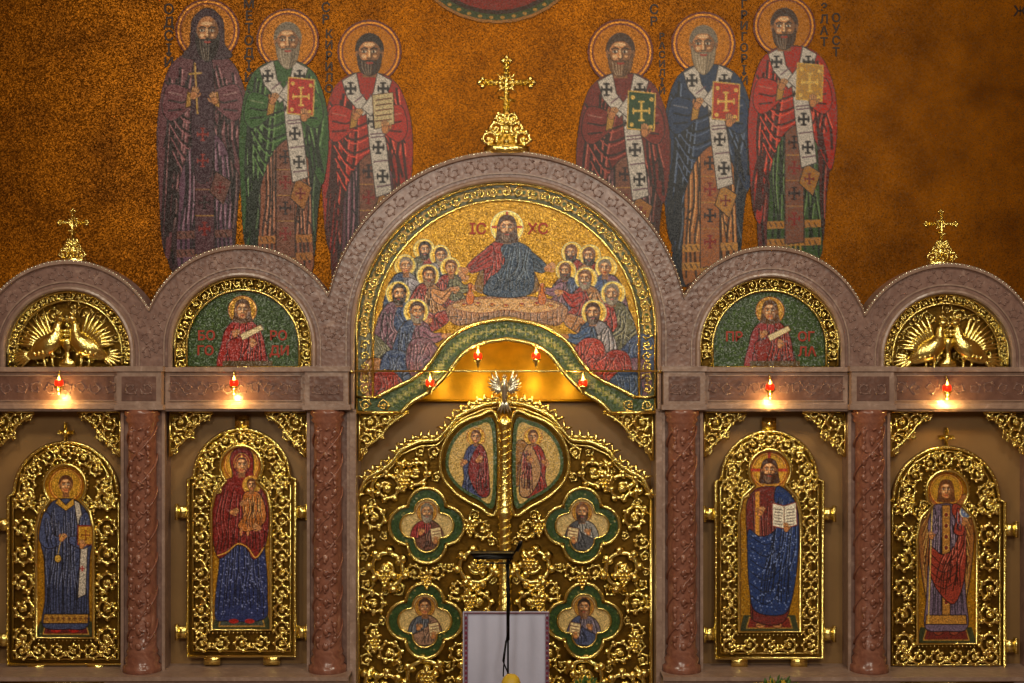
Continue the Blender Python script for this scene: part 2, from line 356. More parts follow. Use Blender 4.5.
def saint(c,ox,oy,s,cloak,inner,hair,beard,bl,book,m=1,seed=0,lower=(150,90,40),monk=False,book_col=(150,30,20),hx=0.0,stole=(116,70,52),long=84):
    c.push(ox,oy,s,m)
    hx=hx*m
    halo(c,hx,6.5,12.4)
    E=(24,10,8)
    mk=c.poly([(-8,17),(-14,24),(-16,40),(-15,60),(-14,80),(-12.5,97),(-6,99),(6,98),(11.5,93),(13.5,72),(16,48),(14,24),(8,17)],mul(cloak,.55),edge=E)
    folds(c,mk,(-14,14,50),(-12,12,97),9,mul(cloak,.6),seed)
    mk=c.poly([(-8,44),(8,42),(10,60),(11,80),(11,97),(0,99),(-9.5,97),(-9,70)],inner,edge=E)
    folds(c,mk,(-8,9,46),(-9,11,97),12,inner,seed+1,.8,wig=1.2)
    for vv in (83,90): 
        c.poly([(-10,vv),(11.2,vv-.8),(11.2,vv+2.2),(-10,vv+3)],lower,False,clip=mk)
        for q in np.arange(-9,10,2.2): c.stroke([(q,vv+.6),(q+.7,vv+2)],.5,mul(lower,.5),mk)
    c.poly([(-3,44),(4,44),(4.6,91),(-3,92)],stole,False,edge=E)
    for v in (52,62,72,82): xcross(c,.7,v,2.0,(126,26,18) if v%4 else (36,16,20),.8)
    for v in (57,67,77): c.stroke([(-2.6,v),(4,v)],.4,(170,124,60))
    for q in (-2.4,-.6,1.2,3.2): c.stroke([(q,92),(q,95)],.6,(176,136,56))
    c.poly([(5,60),(11,64),(8,73),(2.5,68)],mul(lower,.95),False,edge=E); xcross(c,6.6,66.3,1.7,(110,26,18),.6)
    c.ell(-5,99,3.6,1.6,(50,22,12)); c.ell(5,99,3.6,1.6,(50,22,12))
    P=[(-3.5,14.5),(-9,16.5),(-13,21),(-16,31),(-17.5,45),(-17,60),(-15.5,long-6),(-12.5,long),(-10.5,72),(-8,60),(-4,50),(2,45),(7,48),(11,56),(15,63),(17,54),(17.6,42),(16.5,31),(13,21),(9,16.5),(3.5,14.5)]
    mk=c.poly(P,cloak,edge=E)
    folds(c,mk,(-13,-3,20),(-16,-10,long),8,cloak,seed+2,wig=1.5); folds(c,mk,(2,12,20),(5,16,60),7,cloak,seed+3)
    for i in range(6):
        c.stroke([(-14+i*.5,26+5*i),(-6,35+5*i),(3,32+5*i)],.8,mul(cloak,.42),mk,True); c.stroke([(-14+i*.5,27.4+5*i),(-6,36.4+5*i),(2,33.6+5*i)],.5,mix(mul(cloak,1.4),(220,200,190),.2),mk,True)
    for i in range(3): c.stroke([(-13+i,60+7*i),(-10.5,66+6*i)],.9,mul(cloak,.4),mk)
    for sg in (-1,1):
        am=c.poly([(sg*13,27),(sg*15.5,36),(sg*12,41),(sg*5,36),(sg*3.5,32),(sg*5,29)],mul(cloak,1.1),edge=mul(cloak,.3))
        c.stroke([(sg*13,33),(sg*8,34),(sg*5,33)],.7,mul(cloak,.45),am); c.stroke([(sg*13,30),(sg*8,31)],.6,mix(cloak,(230,210,200),.35),am); c.stroke([(sg*13,37),(sg*8,36.5)],.7,mul(cloak,.45),am)
        c.poly([(sg*5.8,29.5),(sg*3.2,31),(sg*4,35),(sg*6.6,36)],(170,124,44),False,edge=(60,30,10))
    if not monk:
        W=(188,180,172)
        k=c.poly([(-.5,27),(4.5,26),(7.5,42),(9.5,60),(3.5,62),(1.2,44)],W,False,edge=(50,42,42))
        for v,xx in ((33,2.6),(43,4.4),(54,6)): xcross(c,xx,v,1.9,(26,18,20),.9)
        for v in (38,39.2,48.5,58): c.stroke([(.5+(v-30)*.12,v),(9.4,v-.8)],.5,(100,70,84),k)
        for sg in (-1,1):
            c.poly([(sg*4,14.5),(sg*9.5,17.5),(sg*7.5,24),(sg*1.5,31),(-sg*2,28),(sg*2.5,22)],W,False,edge=(50,42,42))
            xcross(c,sg*6.2,20.5,1.8,(26,18,20),.9); c.stroke([(sg*4.5,25.5),(sg*1,22.8)],.5,(100,70,84))
    else:
        c.poly([(-3,16),(3,16),(4.5,40),(3,62),(-3,62),(-4.5,40)],(62,34,48),edge=(20,10,14))
        for v in (46,56): xcross(c,0,v,2.0,(140,44,36),.7)
    if book=='gospel':
        c.poly([(2,21),(12,22),(11.5,36),(1.5,35)],book_col,False,edge=(196,156,70),ew=1.4)
        xcross(c,6.8,28.5,3.0,(215,176,84),.9)
        for q in ((3.6,23.4),(10.6,24.2),(3.2,33.6),(10.2,34.4)): c.ell(q[0],q[1],.8,.8,(215,176,84))
        hand(c,8,36.5,2.7,-1.5); hand(c,-4.2,30,2.6,-1.1,m=-1)
    elif book=='scroll':
        c.poly([(2,23),(10,22),(10.5,34),(3,36)],(190,172,130),False,edge=(70,40,20))
        for v in (25,27,29,31,33): c.stroke([(3.5,v),(9.3,v-.8)],.5,(90,50,30))
        hand(c,7,36,2.7,-1.6); hand(c,-4,31,2.6,-1.0,m=-1)
    elif book=='cross':
        c.stroke([(-3,19),(-2,38)],.7,(186,146,70)); c.stroke([(-5,23),(-.5,22.6)],.7,(186,146,70))
        hand(c,-3.4,31,2.7,-1.2); hand(c,4.5,33,2.6,-1.9,m=-1)
    head(c,hx,7,4.9,hair,beard,bl,hood=(58,32,42) if monk else None,look=-.3*m)
    c.pop()
# ======================================================== ROOM
YB=2.6
def slab(name,lo,hi,mat):
    x0,y0,z0=lo;x1,y1,z1=hi
    v=[(x,y,z) for x in (x0,x1) for y in (y0,y1) for z in (z0,z1)]
    c=np.array([(x0+x1)/2,(y0+y1)/2,(z0+z1)/2])
    me=bpy.data.meshes.new(name); me.from_pydata((np.array(v)-c).tolist(),[],[(0,1,3,2),(4,6,7,5),(0,4,5,1),(2,3,7,6),(0,2,6,4),(1,5,7,3)])
    me.materials.append(mat); ob=bpy.data.objects.new(name,me); return finish_obj(ob,c,None)
slab('floor',(-8.2,-16,-0.2),(8.2,YB,0.0),M_floor)
slab('wall_back',(-8.2,YB,0),(8.2,YB+.25,10.4),M_wall)
slab('wall_left',(-8.4,-16,0),(-8.2,YB,10.4),M_plaster)
slab('wall_right',(8.2,-16,0),(8.4,YB,10.4),M_plaster)
slab('ceiling',(-8.4,-16,10.4),(8.4,YB+.25,10.6),M_plaster)
# ---- mural saints
_dl=[1.6]
def mural(x0,x1,args,name='saint_mosaic'):
    c=Cv(x0,-12,x1,300,1.25,2,bg=(150,92,20))
    saint(c,*args[0],**args[1]); d=_dl[0]; _dl[0]=2.8 if d<2 else 1.6
    c.emit(name,M_mos,y0=YB,d=d,thick=d-.05,gain=1.2)
GR=(116,104,88); BR=(62,38,24); DK=(36,22,16)
mural(150,255,((203,14,2.62,(98,54,62),(100,66,88),DK,(42,28,22),.9,'cross'),dict(monk=True,seed=1,hx=1.8,lower=(110,68,60),stole=(80,44,54),long=93)))
mural(230,335,((284,24,2.56,(44,82,30),(134,76,50),GR,(130,114,94),.8,'gospel'),dict(seed=5,hx=1.6,book_col=(170,30,16),lower=(160,100,36),long=90)))
mural(312,425,((367,35,2.62,(150,28,12),(96,54,70),DK,(56,34,22),.4,'scroll'),dict(seed=9,hx=1.0,lower=(166,112,44))))
mural(566,680,((623,35,2.68,(104,26,16),(92,52,56),BR,(104,70,42),.4,'gospel'),dict(seed=13,hx=-1.0,book_col=(34,66,34),lower=(160,104,40))))
mural(655,762,((708,27,2.62,(30,48,80),(160,98,44),GR,(140,122,98),.9,'gospel'),dict(seed=17,hx=-1.8,book_col=(166,44,18),lower=(180,126,54),stole=(150,88,44))))
mural(738,850,((792,10,2.55,(156,30,12),(46,74,28),BR,(70,44,28),.4,'gospel'),dict(seed=21,hx=-3.2,book_col=(176,130,50),lower=(166,112,44))))
c=Cv(410,-40,585,30,1.25,2)
for r,col in ((1.,(150,96,24)),(.95,(44,60,20)),(.86,(44,10,6)),(.80,(120,16,8)),(.58,(150,96,34)),(.52,(34,60,34)),(.44,(120,18,10))):
    c.ell(497,-42,84*r,66*r,col)
for i in range(22):
    a=PI*i/21; c.ell(497+76*math.cos(a),-42+60*math.sin(a),2.2,1.6,(170,124,40))
c.emit('medallion_mosaic',M_mos,y0=YB,d=2.2,thick=2.15,gain=1.1)
def text(s,px,py,size,mat,y0,d,parent=None,name='mosaic_inscription',sp=.95,al='CENTER'):
    cu=bpy.data.curves.new(name,'FONT'); cu.body=s; cu.size=size*S*(D+y0)/D; cu.align_x=al; cu.space_line=sp; cu.extrude=0.004; cu.offset=0.003
    cu.materials.append(mat); f=(D+y0)/D
    ob=bpy.data.objects.new(name,cu); ob.rotation_euler=(PI/2,0,0)
    finish_obj(ob,((px-CX)*S*f,y0-d*S,ZC+(CY-py)*S*f),parent)
V=lambda s:'\n'.join(s)
for s,x,y,z in ((V('ОДСІЙ'),169,14,14),(V('МЕТОДІЙ'),249,8,13),(V('СВ'),326,12,13),(V('КИРИЛО'),329,38,11.5),(V('СВ'),654,14,13),(V('ВАСИЛІЙ'),662,40,9.5),(V('ГРИГОРІЙ'),744,8,11.5),(V('ЗЛАТ'),824,12,12),(V('ОУСТ'),836,22,12)):
    text(s,x,y,z,M_ink,YB,.6)
text('Ж',1020,16,14,M_ink,YB,.6)
# ======================================================== MARBLE ARCADE
AR=[(68.5,353,62.5,92),(242.5,346,69.5,100),(506,333,151,181),(770,347,70,100),(947,357,63.5,93)]
icon_stand=empty('iconostasis_screen',512,600)
def env(x):
    y=352.0
    for cx,cy,r,R in AR:
        if abs(x-cx)<R: y=min(y,cy-math.sqrt(R*R-(x-cx)**2))
    return y
EX=np.arange(-60,1085,2.0); EP=[(x,env(x)) for x in EX]
outer=[(-60,410)]+EP+[(1084,410),(657,410)]+[(x,y) for x,y,_,_ in reversed(arcpath(506,333,151,n=60))]+[(355,410)]
holes=[[(cx-r,369)]+[(x,y) for x,y,_,_ in arcpath(cx,cy,r)]+[(cx+r,369)] for i,(cx,cy,r,R) in enumerate(AR) if i!=2]
cu=bpy.data.curves.new('arcade_tmp','CURVE'); cu.dimensions='2D'; cu.fill_mode='BOTH'; cu.extrude=0.14
for P in [outer]+holes:
    sp=cu.splines.new('POLY'); sp.points.add(len(P)-1); sp.use_cyclic_u=True
    for i,(x,y) in enumerate(P): sp.points[i].co=((x-CX)*S,(CY-y)*S,0,1)
tmp=bpy.data.objects.new('arcade_tmp',cu); scene.collection.objects.link(tmp)
bpy.context.view_layer.update()
me=bpy.data.meshes.new_from_object(tmp.evaluated_get(bpy.context.evaluated_depsgraph_get()))
bpy.data.objects.remove(tmp); me.materials.clear(); me.materials.append(M_marble)
ob=bpy.data.objects.new('arcade_wall',me); ob.rotation_euler=(PI/2,0,0); finish_obj(ob,(0,0.14,ZC),icon_stand)
mb=MB(); mv=MB(); pearls=MB()
for i,(cx,cy,r,R) in enumerate(AR):
    st=410 if i==2 else 369
    P=arcpath(cx,cy,r,n=64,stilt=st)
    sweep(mb,P,[(0,-6),(0,4),(1.5,5.5),(3.5,5),(4.5,2.5),(5,0)])
    rr=(R-r)
    sweep(mb,P,[(8,0),(8,1.6),(9.4,1.6),(9.4,0)])
    n=int(PI*(r+rr*.58)/15); k=0
    for j in range(n+1):
        a=PI+PI*(j)/n
        x=cx+(r+rr*.58)*math.cos(a); y=cy+(r+rr*.58)*math.sin(a)
        scroll(mv,x,y,6.6,a,1 if j%2 else -1,w=.6,turns=1.1,d=-.2,leaves=5,flower=False)
sweep(mb,[(x,y,0,1) for x,y in EP],[(0.5,-8),(-1,3),(1,4.5),(3,4),(4,0)])
beads(pearls,EP,4.2,1.35,3.2)
for x0,x1 in ((-60,355),(657,1084)):
    box(mb,x0,367,x1,371.5,-4,8); box(mb,x0,404,x1,408.5,-4,7); box(mb,x0,408,x1,411,-4,4)
PIL=[(143,120,166),(328,306,351),(681.5,661,704),(868.5,847,891)]
pn=MB()
for x0,x1 in ((-60,120),(166,306),(704,847),(891,1084)):
    box(mb,x0,371,x1,404.5,-4,3); box(pn,x0+5,376,x1-5,400,3,3.6)
    for a,b,c_,d_ in ((x0+4,375,x1-4,376),(x0+4,400,x1-4,401)): box(mb,a,b,c_,d_,3,5)
    n=int((x1-x0-14)/14)
    for j in range(n+1):
        scroll(mv,x0+9+j*(x1-x0-18)/max(n,1),388,6.4,j,1 if j%2 else -1,w=.6,turns=1.1,d=3.5,leaves=4,flower=False)
for cx,x0,x1 in PIL:
    box(mb,x0+1,370,x1-1,406,-4,15); box(pn,x0+6,376,x1-6,400,15,15.8)
    box(mb,x0-1,366,x1+1,371,-4,17); box(mb,x0-1,404,x1+1,409,-4,17)
    for j in range(2): scroll(mv,cx-8+16*j,388,6.5,PI*j,1-2*j,w=.7,turns=1.2,d=15.8,leaves=4,flower=False)
build(mb,'mouldings',M_marblel,0,icon_stand,False)
build(pn,'frieze_panels',M_panel,0,icon_stand,False)
build(mv,'carved_vines',M_marble,0,icon_stand)
build(pearls,'pearl_edging',M_silver,0,icon_stand)
mb=MB()
for cx,x0,x1 in PIL:
    box(mb,x0+2,409,x1-2,672,-28,-2)
for x0,x1 in ((-60,-12),(1030,1084)): box(mb,x0,409,x1,672,-28,-2)
build(mb,'pilasters',M_marble,0,icon_stand,False)
mb=MB()
for cx,x0,x1 in PIL: box(mb,x0+1,409,x0+4,672,-2,1); box(mb,x1-4,409,x1-1,672,-2,1)
build(mb,'pilaster_edges',M_marblel,0,icon_stand,False)
mb=MB(); box(mb,-60,409,352,672,-34,-28.2); box(mb,660,409,1084,672,-34,-28.2); build(mb,'recess_panels',M_tan,0,icon_stand,False)
mb=MB(); box(mb,-60,672,352,791.5,-34,26); box(mb,660,672,1084,791.5,-34,26); box(mb,-60,670,352,674,-34,30); box(mb,660,670,1084,674,-34,30)
build(mb,'plinth',M_marblel,0,icon_stand,False)
# gilded predella panels on the plinth below the outer icons
for x0,x1 in ((2,112),(893,1004)):
    g=empty('predella_panel',(x0+x1)/2,700); mb=MB()
    for yy in (677,760): tube(mb,[(x0,yy,27),(x1,yy,27)],1.6)
    for xx in (x0,x1): tube(mb,[(xx,677,27),(xx,760,27)],1.6)
    for j in range(6):
        for i in range(4): scroll(mb,x0+10+j*(x1-x0-20)/5,688+i*20,9,j+i,1 if (i+j)%2 else -1,w=1.5,d=27,leaves=7)
    build(mb,'scrollwork',M_gold,0,g)
    mb=MB(); box(mb,x0,677,x1,760,25.9,26.8); build(mb,'ground',M_goldd,0,g,False)
for cx,x0,x1 in PIL:
    g=empty('marble_column',cx,540)
    mb=MB()
    lathe(mb,cx,[(409,17),(414,17.5),(417,15),(420,16.5),(423,14),(430,13.6),(540,14.2),(646,14),(650,16),(653,14.5),(657,17.5),(662,16),(664,19),(671.9,19.5)],2,28)
    for j in range(3):
        t=np.linspace(0,1,90); a=j*2*PI/3+t*2*PI*2.2
        tube(mb,np.stack([cx+14.6*np.cos(a),426+t*218,2+14.6*np.sin(a)],1),1.0,5)
    build(mb,'shaft',M_marblec,0,g)
    mb=MB()
    for j in range(15):
        y=432+j*14.6
        for q in (-1,0,1):
            x=cx+q*8.2; d=2+math.sqrt(max(1,14.6**2-(q*8.2)**2))
            sph(mb,x,y+(7 if q==0 else 0),d,3.1,3.8,1.8,7,4)
            leaf(mb,x,y+3,PI/2+q*.5+.6*(-1)**j,8,1.6,-.8,d,.9)
            leaf(mb,x,y-2,-PI/2-q*.5+.6*(-1)**j,6,1.3,.8,d,.9)
    build(mb,'vine_relief',M_marblec,0,g)
# ======================================================== GOLD HELPERS
def pack(region,x0,x1,y0,y1,rmax,rmin,seed,tries=4000,tight=.93):
    r=random.Random(seed); out=[]; Rr=rmax
    while Rr>=rmin:
        for _ in range(tries):
            x=r.uniform(x0,x1); y=r.uniform(y0,y1)
            if all((x-a)**2+(y-b)**2>(Rr+q)**2*tight for a,b,q in out) and all(region(x+Rr*.9*math.cos(t),y+Rr*.9*math.sin(t)) for t in (0,.8,1.6,2.4,3.14,3.9,4.7,5.5)):
                out.append((x,y,Rr))
        Rr*=.8
    return out
def lunette_rim(g,cx,cy,r,bot,w=12,R=5.6):
    mb=MB()
    for q,t in ((r-1,1.6),(r-w-1,1.3)):
        P=arcpath(cx,cy,q,n=60,stilt=bot-2); tube(mb,[(x,y,-3) for x,y,_,_ in P],t,6)
    beads(mb,[(x,y) for x,y,_,_ in arcpath(cx,cy,r-w+1.5,n=60,stilt=bot-3)],3.2,1.0,-3)
    tube(mb,[(cx-r+2,bot-1.5,-3),(cx+r-2,bot-1.5,-3)],1.6)
    n=int(PI*(r-w/2)/(R*2))
    for j in range(n+1):
        a=PI+PI*j/n; scroll(mb,cx+(r-w/2)*math.cos(a),cy+(r-w/2)*math.sin(a),R,a+j,1 if j%2 else -1,w=1.05,turns=1.2,d=-4,leaves=5,flower=True)
    n=max(1,int((bot-cy)/(R*2)))
    for sg in (-1,1):
        for j in range(n): scroll(mb,cx+sg*(r-w/2),cy+R+2+j*R*2,R,j,sg,w=1.05,turns=1.2,d=-4,leaves=5)
    return mb
def half(c,x,y,s,robe,mant,hair,beard,bl=.3,hr=11,attr='book',m=1,hair_long=False,base=34,hal=(180,134,46)):
    c.push(x,y,s,m); E=(26,12,8)
    halo(c,0,0,hr,hal,(110,44,12),1.0)
    k=c.poly([(-3,8),(-9,10),(-14,16),(-17,26),(-19,base),(19,base),(17,26),(14,16),(9,10),(3,8)],robe,edge=E)
    folds(c,k,(-10,10,11),(-16,16,base),9,robe,int(x),1.0)
    k=c.poly([(3,8),(9,10),(14,16),(18,27),(19,base),(6,base),(-6,base),(-13,28),(-3,22),(4,16)],mant,edge=E)
    folds(c,k,(2,14,12),(-4,18,base),8,mant,int(x)+3,1.0)
    if attr=='book':
        c.poly([(3,16),(13,14),(15,27),(5,29)],(206,186,140),False,edge=(90,40,20)); 
        for v in (18,21,24): c.stroke([(5.5,v+1),(12.5,v-.4)],.9,(110,60,40))
    else:
        c.poly([(-2,20),(15,12),(17,16),(0,25)],(206,186,140),False,edge=(90,40,20))
    hand(c,-6,20,4,-.9,m=-1); hand(c,8,28,4,-1.4)
    head(c,0,0,5.8,hair,beard,bl,longhair=hair_long)
    c.pop()
for (cx,cy,r,R),rb,mt,tx in ((AR[1],(140,26,18),(136,30,22),('БОГО','РОДИЦЯ')),(AR[3],(136,48,50),(120,34,26),('ПР','ОГЛАС'))):
    g=empty('lunette_icon',cx,330)
    build(lunette_rim(g,cx,cy,r,369,12),'gilded_rim',M_gold,.03,g)
    c=Cv(cx-60,cy-62,cx+60,370,1.6,2,bg=(44,64,22),a=0)
    region=c.poly([(x,y) for x,y,_,_ in arcpath(cx,cy,r-11,n=40,stilt=368)],(44,64,22),False)
    for i in range(260):
        x=cx+rng.uniform(-58,58); y=cy+rng.uniform(-58,22); c.ell(x,y,1.2,1.2,rng.choice([(58,84,28),(34,52,20),(66,88,32)]),clip=region)
    c.mark=False
    half(c,cx,cy-36,1.22,rb,mt,(80,50,26),None,hr=12,attr='scroll',base=50,hair_long=True)
    c.poly([(cx-20,361),(cx+30,361),(cx+30,369),(cx-20,369)],(80,60,30),False)
    c.emit('mosaic',M_mosi,mask=region,y0=.10,d=0,parent=g,gain=1.3)
    mb=MB(); box(mb,cx-r,cy-r+2,cx+r,369,-3,-1); 
    build(mb,'backing',M_goldd,.14,g,False)
    for q,sgn in zip((tx[0],tx[1][:4]),(-1,1)):
        text(q[:2],cx+sgn*36,cy-6,13,M_inkr,.10,.4,g,'letters'); text(q[2:],cx+sgn*37,cy+9,13,M_inkr,.10,.4,g,'letters')
def bird(mb,cx,cy,sg):
    # standing bird in profile, breast and head toward the centre, wing raised behind, fanned tail
    f=lambda x,y,d:(cx+sg*x,cy+y,d)
    A=lambda a:a if sg>0 else PI-a
    tube(mb,[f(-42,14,2),f(-36,12,4),f(-28,7,7),f(-20,3,9),f(-13,-3,9),f(-10,-10,8),f(-10,-17,7),f(-8,-22,7)],[2,6,9.5,11,9.5,6,4,3.4],10,.75)
    sph(mb,*f(-7,-24,7.5),4.6,4.0,3.6)
    tube(mb,[f(-3.5,-24.5,8),f(0,-23,8),f(2,-20.5,8)],[1.7,1.1,.2],6)
    sph(mb,*f(-6,-25,11),.9,.9,.6,6,4)
    for q in (-.6,0,.6): x,y,_=f(-8,-27,7); leaf(mb,x,y,-PI/2+q,6.5,.8,.1,7)
    for j in range(6):
        x,y,_=f(-36,12,0); leaf(mb,x,y,A(PI+.35-.24*j),22-abs(j-2.5)*2,2.6,0,2+j*.4,1.0)
    for j in range(9):
        x,y,_=f(-16-j*1.4,-1+j*.6,0); leaf(mb,x,y,A(PI*1.5-.15-.15*j),34-j*1.4,2.6,-sg*.22,5+j*.3,2)
    for j in range(3):
        for i in range(5): sph(mb,*f(-29+i*4.4-j,-1+j*5+abs(i-2),15-abs(i-2)*1.5),2.0,2.4,1.2,6,4)
    for q in (-1,1):
        tube(mb,[f(-20+q*4,12,6),f(-19+q*4,22,5),f(-17+q*4,26,5)],[2.0,1.2,.9],6)
        for t_ in (-.5,0,.5): x,y,_=f(-18+q*4,26,5); leaf(mb,x,y,A(t_),5,.8,0,5,.3)
for cx,cy,r,R in (AR[0],AR[4]):
    g=empty('bird_relief_lunette',cx,330)
    mb=lunette_rim(g,cx,cy,r,369,9,4.4)
    for sg in (1,-1): bird(mb,cx+sg*1,cy-10,sg)
    lathe(mb,cx,[(367,8),(362,9),(358,3),(350,2.5),(346,6),(340,7.5),(338,5)],4,16,.6)
    for j in range(8): sph(mb,cx-5+j%4*3.4,335-j//4*4,6,2.2)
    for x,y,q in pack(lambda x,y:((x-cx)**2+(y-cy)**2<(r-9)**2 and y<366) or (y>=cy and abs(x-cx)<r-9 and y<366),cx-r,cx+r,cy-r,367,8,4.6,3,500,.9): scroll(mb,x,y,q,x,1,w=q*.12,d=-9,leaves=5)
    build(mb,'gilded_birds',M_gold,.03,g)
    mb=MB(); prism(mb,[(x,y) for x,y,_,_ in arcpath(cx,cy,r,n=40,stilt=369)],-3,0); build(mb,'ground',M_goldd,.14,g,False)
# ======================================================== CENTRAL LUNETTE (Last Supper) with ogee
g=empty('last_supper_lunette',506,290)
inn=cr([(401,413),(412,402),(430,391),(447,374),(462,355),(480,344),(506,339)],False,6); inn=[tuple(p) for p in inn]
inn=inn+[(1012-x,y) for x,y in reversed(inn[:-1])]
out=cr([(377,397),(394,388),(414,378),(430,363),(446,341),(472,325),(506,319)],False,6); out=[tuple(p) for p in out]
out=out+[(1012-x,y) for x,y in reversed(out[:-1])]
c=Cv(354,180,658,415,1.6,2,bg=(158,116,24),a=.9)
reg=[(355.5,413)]+[(x,y) for x,y,_,_ in arcpath(506,333,150.5,n=60)]+[(656.5,413)]+list(reversed(inn))
region=c.poly(reg,(158,116,24),False,a=.9); c.mark=False
for i in range(1500):
    x=rng.uniform(356,656); y=rng.uniform(184,400); c.ell(x,y,.9,.9,rng.choice([(186,142,34),(120,88,16),(204,162,60)]),clip=region,a=.9)
band=[(x,y) for x,y,_,_ in arcpath(506,333,150,n=50,stilt=398)]+[(x,y) for x,y,_,_ in reversed(arcpath(506,333,133,n=50,stilt=398))]
c.poly(band,(64,66,22),False)
P=arcpath(506,333,141.5,n=74,stilt=390)
for x,y,nx,ny in P: c.ell(x,y,4.2,4.2,(180,140,50)); c.ell(x,y,2,2,(60,80,30))
def ap(x,y,r,rb,mt,hair,beard,dr,seed,arm=0,lean=4):
    # apostle seated in profile at the table: back on the outside, knees and hands toward the table
    c.push(x,y,r/6.); q=random.Random(seed)
    f=lambda P:[(dr*a,b) for a,b in P]
    halo(c,0,-.5,11.0,(190,146,46),(176,172,126),1.3)
    k=c.poly(f([(-3,6),(-10,9),(-16,18),(-20,32),(-21,48),(-10,54),(6,50),(18,44),(20,34),(12,26),(12,14),(8,9),(3,6)]),rb,edge=(24,12,12),ew=.8)
    folds(c,k,(dr*-14,dr*8,12),(dr*-18,dr*14,50),9,rb,seed,1.2,wig=6)
    k=c.poly(f([(-6,7),(-12,12),(-18,24),(-22,40),(-20,52),(-4,56),(14,48),(21,40),(16,33),(4,36),(-4,28),(-2,16),(0,9)]),mt,edge=(24,12,12),ew=.8)
    folds(c,k,(dr*-14,dr*-3,12),(dr*-18,dr*16,52),9,mt,seed+2,1.2,wig=6)
    if arm is not None:
        k=c.poly(f([(3,12),(9,13),(15,18+arm*.5),(22,18+arm),(23,23+arm),(14,27),(4,22)]),mul(rb,1.2),edge=(24,12,12),ew=.8)
        c.stroke(f([(6,17),(13,22),(21,21+arm)]),1.1,mul(rb,.5),k)
        hand(c,dr*24.5,20.5+arm,4.6,(0 if dr>0 else PI),m=dr)
    head(c,dr*1.0,0,6.0,hair,beard,.3,look=dr*.9); c.pop()
CL=[(52,68,104),(134,44,34),(92,90,66),(104,72,88),(42,62,96),(150,104,62),(126,40,32),(120,116,124)]
L=[(424,250,5.8),(440,256,5.8),(405,266,6),(450,268,5.6),(428,276,6.3),(398,294,6.8),(416,312,7)]
Rr_=[(572,253,5.8),(590,256,6),(606,268,6),(566,271,5.6),(586,279,6.3),(613,294,6.8),(594,313,7)]
for i in range(7):
    for dr,LL in ((1,L),(-1,Rr_)):
        x,y,r=LL[i]; j=i+(0 if dr>0 else 3)
        ap(x,y,r,CL[(j*3+1)%8],CL[(j*5+2)%8],rng.choice([BR,GR,DK,(100,62,34)]),rng.choice([GR,BR,(104,72,42),DK,None]),dr,i*7+dr,arm=(None,2,-4,0,-8,3,0)[i])
for dr in (1,-1):
    for i,(x,y) in enumerate([(372,352),(378,376),(398,368),(424,356),(388,388)]):
        xx=x if dr>0 else 1012-x; col=CL[(i*3+(dr>0)*2)%8]
        k=c.poly([(xx-dr*14,y-14),(xx+dr*2,y-18),(xx+dr*14,y-8),(xx+dr*20,y+2),(xx+dr*8,y+16),(xx-dr*8,y+24),(xx-dr*18,y+8)],col,edge=(24,12,12),ew=.8,clip=region); folds(c,k,(xx-14,xx+12,y-15),(xx-16,xx+14,y+18),9,col,i,1.0,wig=7)
k=c.poly([(446,310),(456,301),(480,297),(506,296),(532,297),(556,301),(568,310),(558,325),(532,321),(506,316),(480,321),(456,325)],(142,104,74),edge=(60,30,20))
folds(c,k,(448,566,309),(448,566,328),22,(136,98,78),4,1.0)
c.poly([(453,304),(480,299),(506,298),(532,299),(559,304),(553,310),(530,313),(506,310),(482,313),(459,310)],(178,140,92),edge=(110,64,40))
for x,y,q in ((464,305,3),(478,304,3.2),(492,305,2.4),(522,305,2.8),(537,304,3.4),(551,306,2.6),(506,306,2.8)):
    c.ell(x,y,q,q*.6,(190,140,50),edge=(80,30,16),ew=.7); c.ell(x,y-1,q*.5,q*.4,(140,50,30))
for x in (470,542):
    c.poly([(x-2,284),(x+2,284),(x+1.4,290),(x+4,297),(x+2.6,304),(x-2.6,304),(x-4,297),(x-1.4,290)],(176,96,30),edge=(70,20,8),ew=.7)
c.poly([(484,264),(478,292),(536,292),(530,264),(522,256),(492,256)],(112,80,30),edge=(56,26,8)); 
halo(c,507,227,16.5,(200,160,56),(206,200,150),1.5)
for a in (0,PI/2,PI): c.stroke([(507+8*math.cos(a),227-8*math.sin(a)),(507+14.5*math.cos(a),227-14.5*math.sin(a))],2.2,(170,50,30))
k=c.poly([(500,240),(490,245),(484,252),(484,270),(488,294),(526,294),(530,270),(530,250),(514,241)],(136,36,26),edge=(24,8,8)); folds(c,k,(486,528,246),(486,528,294),12,(136,36,26),2,1.0,wig=4)
for dr in (-1,1):
    k=c.poly([(507+dr*14,245),(507+dr*24,251),(507+dr*37,262),(507+dr*40,268),(507+dr*35,273),(507+dr*22,269),(507+dr*14,264)],(140,38,28) if dr<0 else (46,64,84),edge=(24,8,8))
    for i in range(3): c.stroke([(507+dr*16,250+i*5),(507+dr*26,257+i*4.5),(507+dr*36,267+i*1.5)],1.1,(60,14,12) if dr<0 else (16,24,38),k)
k=c.poly([(512,241),(528,247),(533,260),(530,294),(486,295),(488,280),(499,271),(505,260),(501,248)],(42,60,84),edge=(12,16,18)); folds(c,k,(500,530,246),(488,528,294),12,(50,70,92),8,1.0,wig=4)
hand(c,465,271,6.4,2.5); hand(c,548,268,6.4,-.5)
head(c,507,228,8.4,(70,42,24),(76,46,26),.3,longhair=True)
og=list(out)+[(656,397),(656,413)]+list(reversed(inn))+[(356,413),(356,397)]
k=c.poly(og,(42,62,20),False)
mid=[((a[0]+b[0])/2,(a[1]+b[1])/2) for a,b in zip(inn,out)]
for i,(x,y) in enumerate(mid):
    if i%2==0: xcross(c,x,y,3.6,(110,112,50),1.2)
    else: c.ell(x,y,1.8,1.8,(126,124,76))
